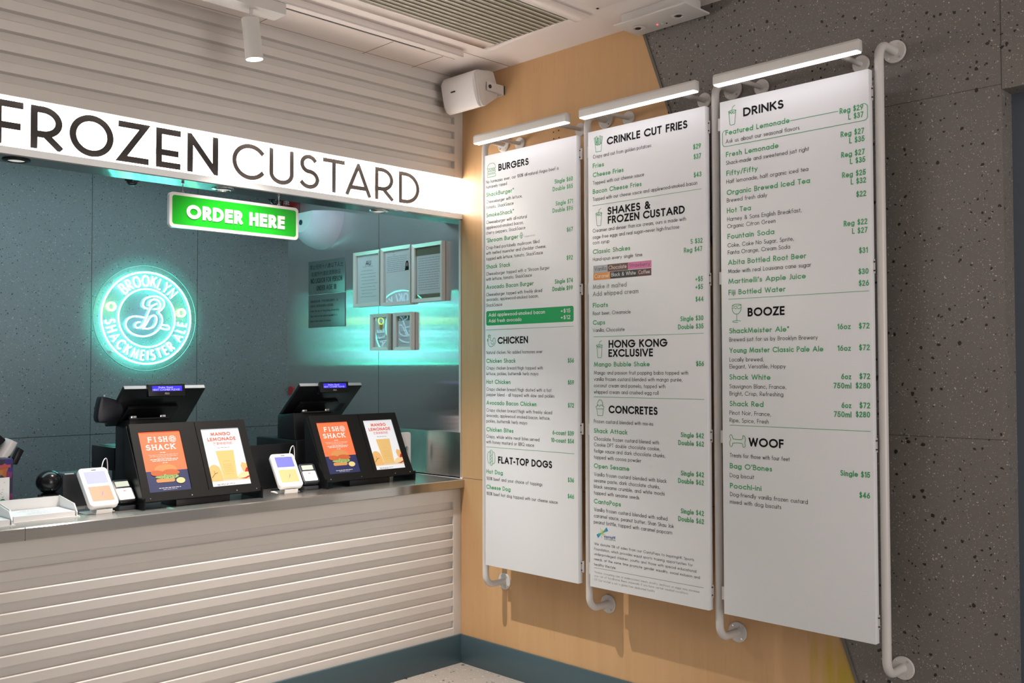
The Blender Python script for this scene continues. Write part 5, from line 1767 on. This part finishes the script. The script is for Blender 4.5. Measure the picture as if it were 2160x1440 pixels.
ts = thing('track_spotlight', 'white cylindrical spotlight hanging on a stem from a box on the ceiling track', 'lamp', (-1.512, -0.37, ZC))
MB().box(-0.30, 0.145, -0.040, 0.058, -0.085, -0.0362).build('adapter_box', M['white_paint'], ts, bevel=0.002)
MB().cyl((0, 0, -0.127), (0, 0, -0.083), 0.0065, 14).build('stem', M['white_paint'], ts, smooth=40)
ax = Vector((0.022, 0.0, -0.172)).normalized()
p0 = Vector((-0.004, 0, -0.124))
p1 = p0 + ax * 0.172
MB().tube([p0, p0 + ax * 0.004, p1, p1], [0.030, 0.0365, 0.0365, 0.034], 32).build('lamp_body', M['white_paint'], ts, smooth=40)
MB().tube([p1 + ax * 0.0006, p1 + ax * 0.0016], 0.0335, 32).build('lens', mat('spot_lens', (1, 1, 1), 0.3, emit=(1.0, 0.93, 1.0), strength=12.0), ts)

vent = thing('ceiling_vent', 'long slatted air vent with olive blades in the ceiling', 'vent', (-1.6, -0.845, ZC))
x0, x1, ya, yb = -2.0, 1.285, -0.242, 0.244
mb = MB()
mb.box(x0 - .14, x1 + .0, yb, yb + 0.085, -0.010, 0.0)
mb.box(x0 - .14, x1 + .05, ya - 0.085, ya, -0.010, 0.0)
mb.box(x1, x1 + 0.05, ya, yb + 0.085, -0.010, 0.0)
mb.box(x0 - .14, x0, ya, yb, -0.010, 0.0)
mb.build('frame', M['ceiling'], vent, bevel=0.0015)
MB().box(x0, x1, ya, yb, -0.0012, -0.0002).build('cavity', mat('vent_cavity', (0.17, 0.16, 0.11), 0.7), vent)
mb = MB()
N = 14
for k in range(N):
    y = ya + 0.012 + (yb - ya - 0.008) * k / N
    mb.hexa([(x0, y, -0.0085), (x1 - .004, y, -0.0085), (x1 - .004, y, -0.0105), (x0, y, -0.0105)],
            [(x0, y + 0.0345, -0.0045), (x1 - .004, y + 0.0345, -0.0045), (x1 - .004, y + 0.0345, -0.0065), (x0, y + 0.0345, -0.0065)])
mb.build('blades', M['grille'], vent)
mb = MB()
for k in range(N):
    y = ya + 0.012 + (yb - ya - 0.008) * k / N
    mb.box(x0, x1 - .004, y - 0.0025, y + 0.0025, -0.0125, -0.0085)
mb.build('blade_edges', mat('blade_edge', (0.62, 0.58, 0.48), 0.45), vent)
mb = MB().box(-2.2, -0.285, -1.166, -1.158, ZC - 0.006, ZC - 0.0005)
q = mb.build('ceiling_slot', M['charcoal'])
tag(q, 'thin dark slot in the ceiling beyond the vent', 'slot')
hp = thing('access_hatch', 'small flush hatch outline in the ceiling beyond the vent', 'hatch', (-0.42, -1.36, ZC))
MB().box(-0.15, 0.12, -0.10, 0.12, -0.004, -0.0005).build('panel', M['ceiling'], hp, bevel=0.001)
MB().box(0.10, 0.11, 0.10, 0.11, -0.007, -0.003).build('catch', M['dark'], hp)

em = thing('emergency_light', 'white twin-lamp emergency light fitting on the ceiling beside the terrazzo wall', 'emergency light', (-0.115, -1.42, ZC))
MB().box(-0.060, 0.060, -0.20, 0.145, -0.050, -0.0005).build('housing', M['white_paint'], em, bevel=0.003)
MB().box(-0.092, 0.090, -0.225, 0.165, -0.058, -0.050).build('cover_plate', M['white_paint'], em, bevel=0.001)
for y in (-0.125, 0.095):
    lr = MB().lathe([(0.030, -0.058), (0.034, -0.062), (0.020, -0.064), (0.018, -0.0605)], (0, y, 0), 28, cap0=False, cap1=False).build('lamp_ring', M['white_paint'], em, smooth=40)
    MB().lathe([(0.012, -0.0645), (0.012, -0.058)], (0, y, 0), 20).build('lamp', M['dark'], lr)
mb = MB().lathe([(0.004, -0.0605), (0.004, -0.057)], (0.03, 0.01, 0), 12)
mb.build('red_indicator', mat('led_red', (0.9, 0.1, 0.1), 0.3, emit=(1, 0.06, 0.08), strength=2.5), em)
MB().lathe([(0.0035, -0.0605), (0.0035, -0.057)], (0.036, -0.012, 0), 12).build('green_indicator', mat('led_green', (0.1, 0.6, 0.35), 0.3, emit=(0.05, 0.5, 0.25), strength=0.4), em)
MB().lathe([(0.004, -0.0605), (0.004, -0.057)], (0.044, -0.03, 0), 12).build('test_button', M['dark'], em)

# loudspeaker on the wood wall: wedge section, rounded grille towards the room, U bracket on its ends
sk = thing('loudspeaker', 'white wedge loudspeaker on a swivel bracket high in the corner by the wood wall', 'loudspeaker', (0, -0.195, 3.07))
prof = [(-0.189, 0.064), (-0.170, 0.080), (-0.085, 0.093), (-0.060, 0.090), (-0.030, 0.018), (-0.034, -0.042), (-0.120, -0.100), (-0.142, -0.099), (-0.160, -0.072)]
prof = [(p[0] - 0.012, p[1]) for p in prof]
rings = []
for k, (yy, s) in enumerate(((-0.145, 0.985), (-0.140, 1.0), (0.095, 1.0), (0.125, 0.97), (0.145, 0.88))):
    c0, c1 = -0.11, -0.01
    rings.append([(c0 + (p[0] - c0) * s, yy, c1 + (p[1] - c1) * s) for p in prof])
MB().loft(rings).build('cabinet', M['white_paint'], sk, bevel=0.004, seg=2)
g = []
for p in ((-0.150, 0.088), (-0.172, 0.084), (-0.191, 0.074), (-0.201, 0.056), (-0.203, 0.030), (-0.199, 0.000), (-0.191, -0.035), (-0.179, -0.070), (-0.166, -0.094), (-0.154, -0.104), (-0.142, -0.106)):
    g.append((p[0] - 0.010, p[1]))
MB().prism(g + [(-0.125, -0.095), (-0.13, 0.075)], -0.132, 0.112, 'y').build('grille', mat('speaker_grille', (0.78, 0.75, 0.75), 0.6), sk, bevel=0.005)
mb = MB()
for k, l in enumerate((0.004, 0.008, 0.009, 0.008)):
    mb.box(-0.2125, -0.2085, 0.005 + 0.0085 * k, 0.005 + 0.0085 * k + 0.006, -0.012, -0.012 + 0.006)
mb.build('maker_mark', M['softink'], sk).data.transform(Matrix.Translation((0.0, 0, 0)))
mb = MB()
mb.prism([(-0.130, -0.018), (-0.130, 0.026), (-0.012, 0.028), (0.0, 0.028), (0.0, -0.020), (-0.012, -0.020)], -0.156, -0.151, 'y')
mb.prism([(-0.130, -0.018), (-0.130, 0.026), (-0.012, 0.028), (0.0, 0.028), (0.0, -0.020), (-0.012, -0.020)], 0.151, 0.156, 'y')
mb.box(-0.008, -0.0005, -0.156, 0.156, -0.020, 0.028)
mb.build('bracket', M['white_paint'], sk)
MB().lathe([(0.010, -0.160), (0.010, -0.155)], (-0.110, 0, 0.004), 18, 'y').build('pivot_bolt', M['dark'], sk)
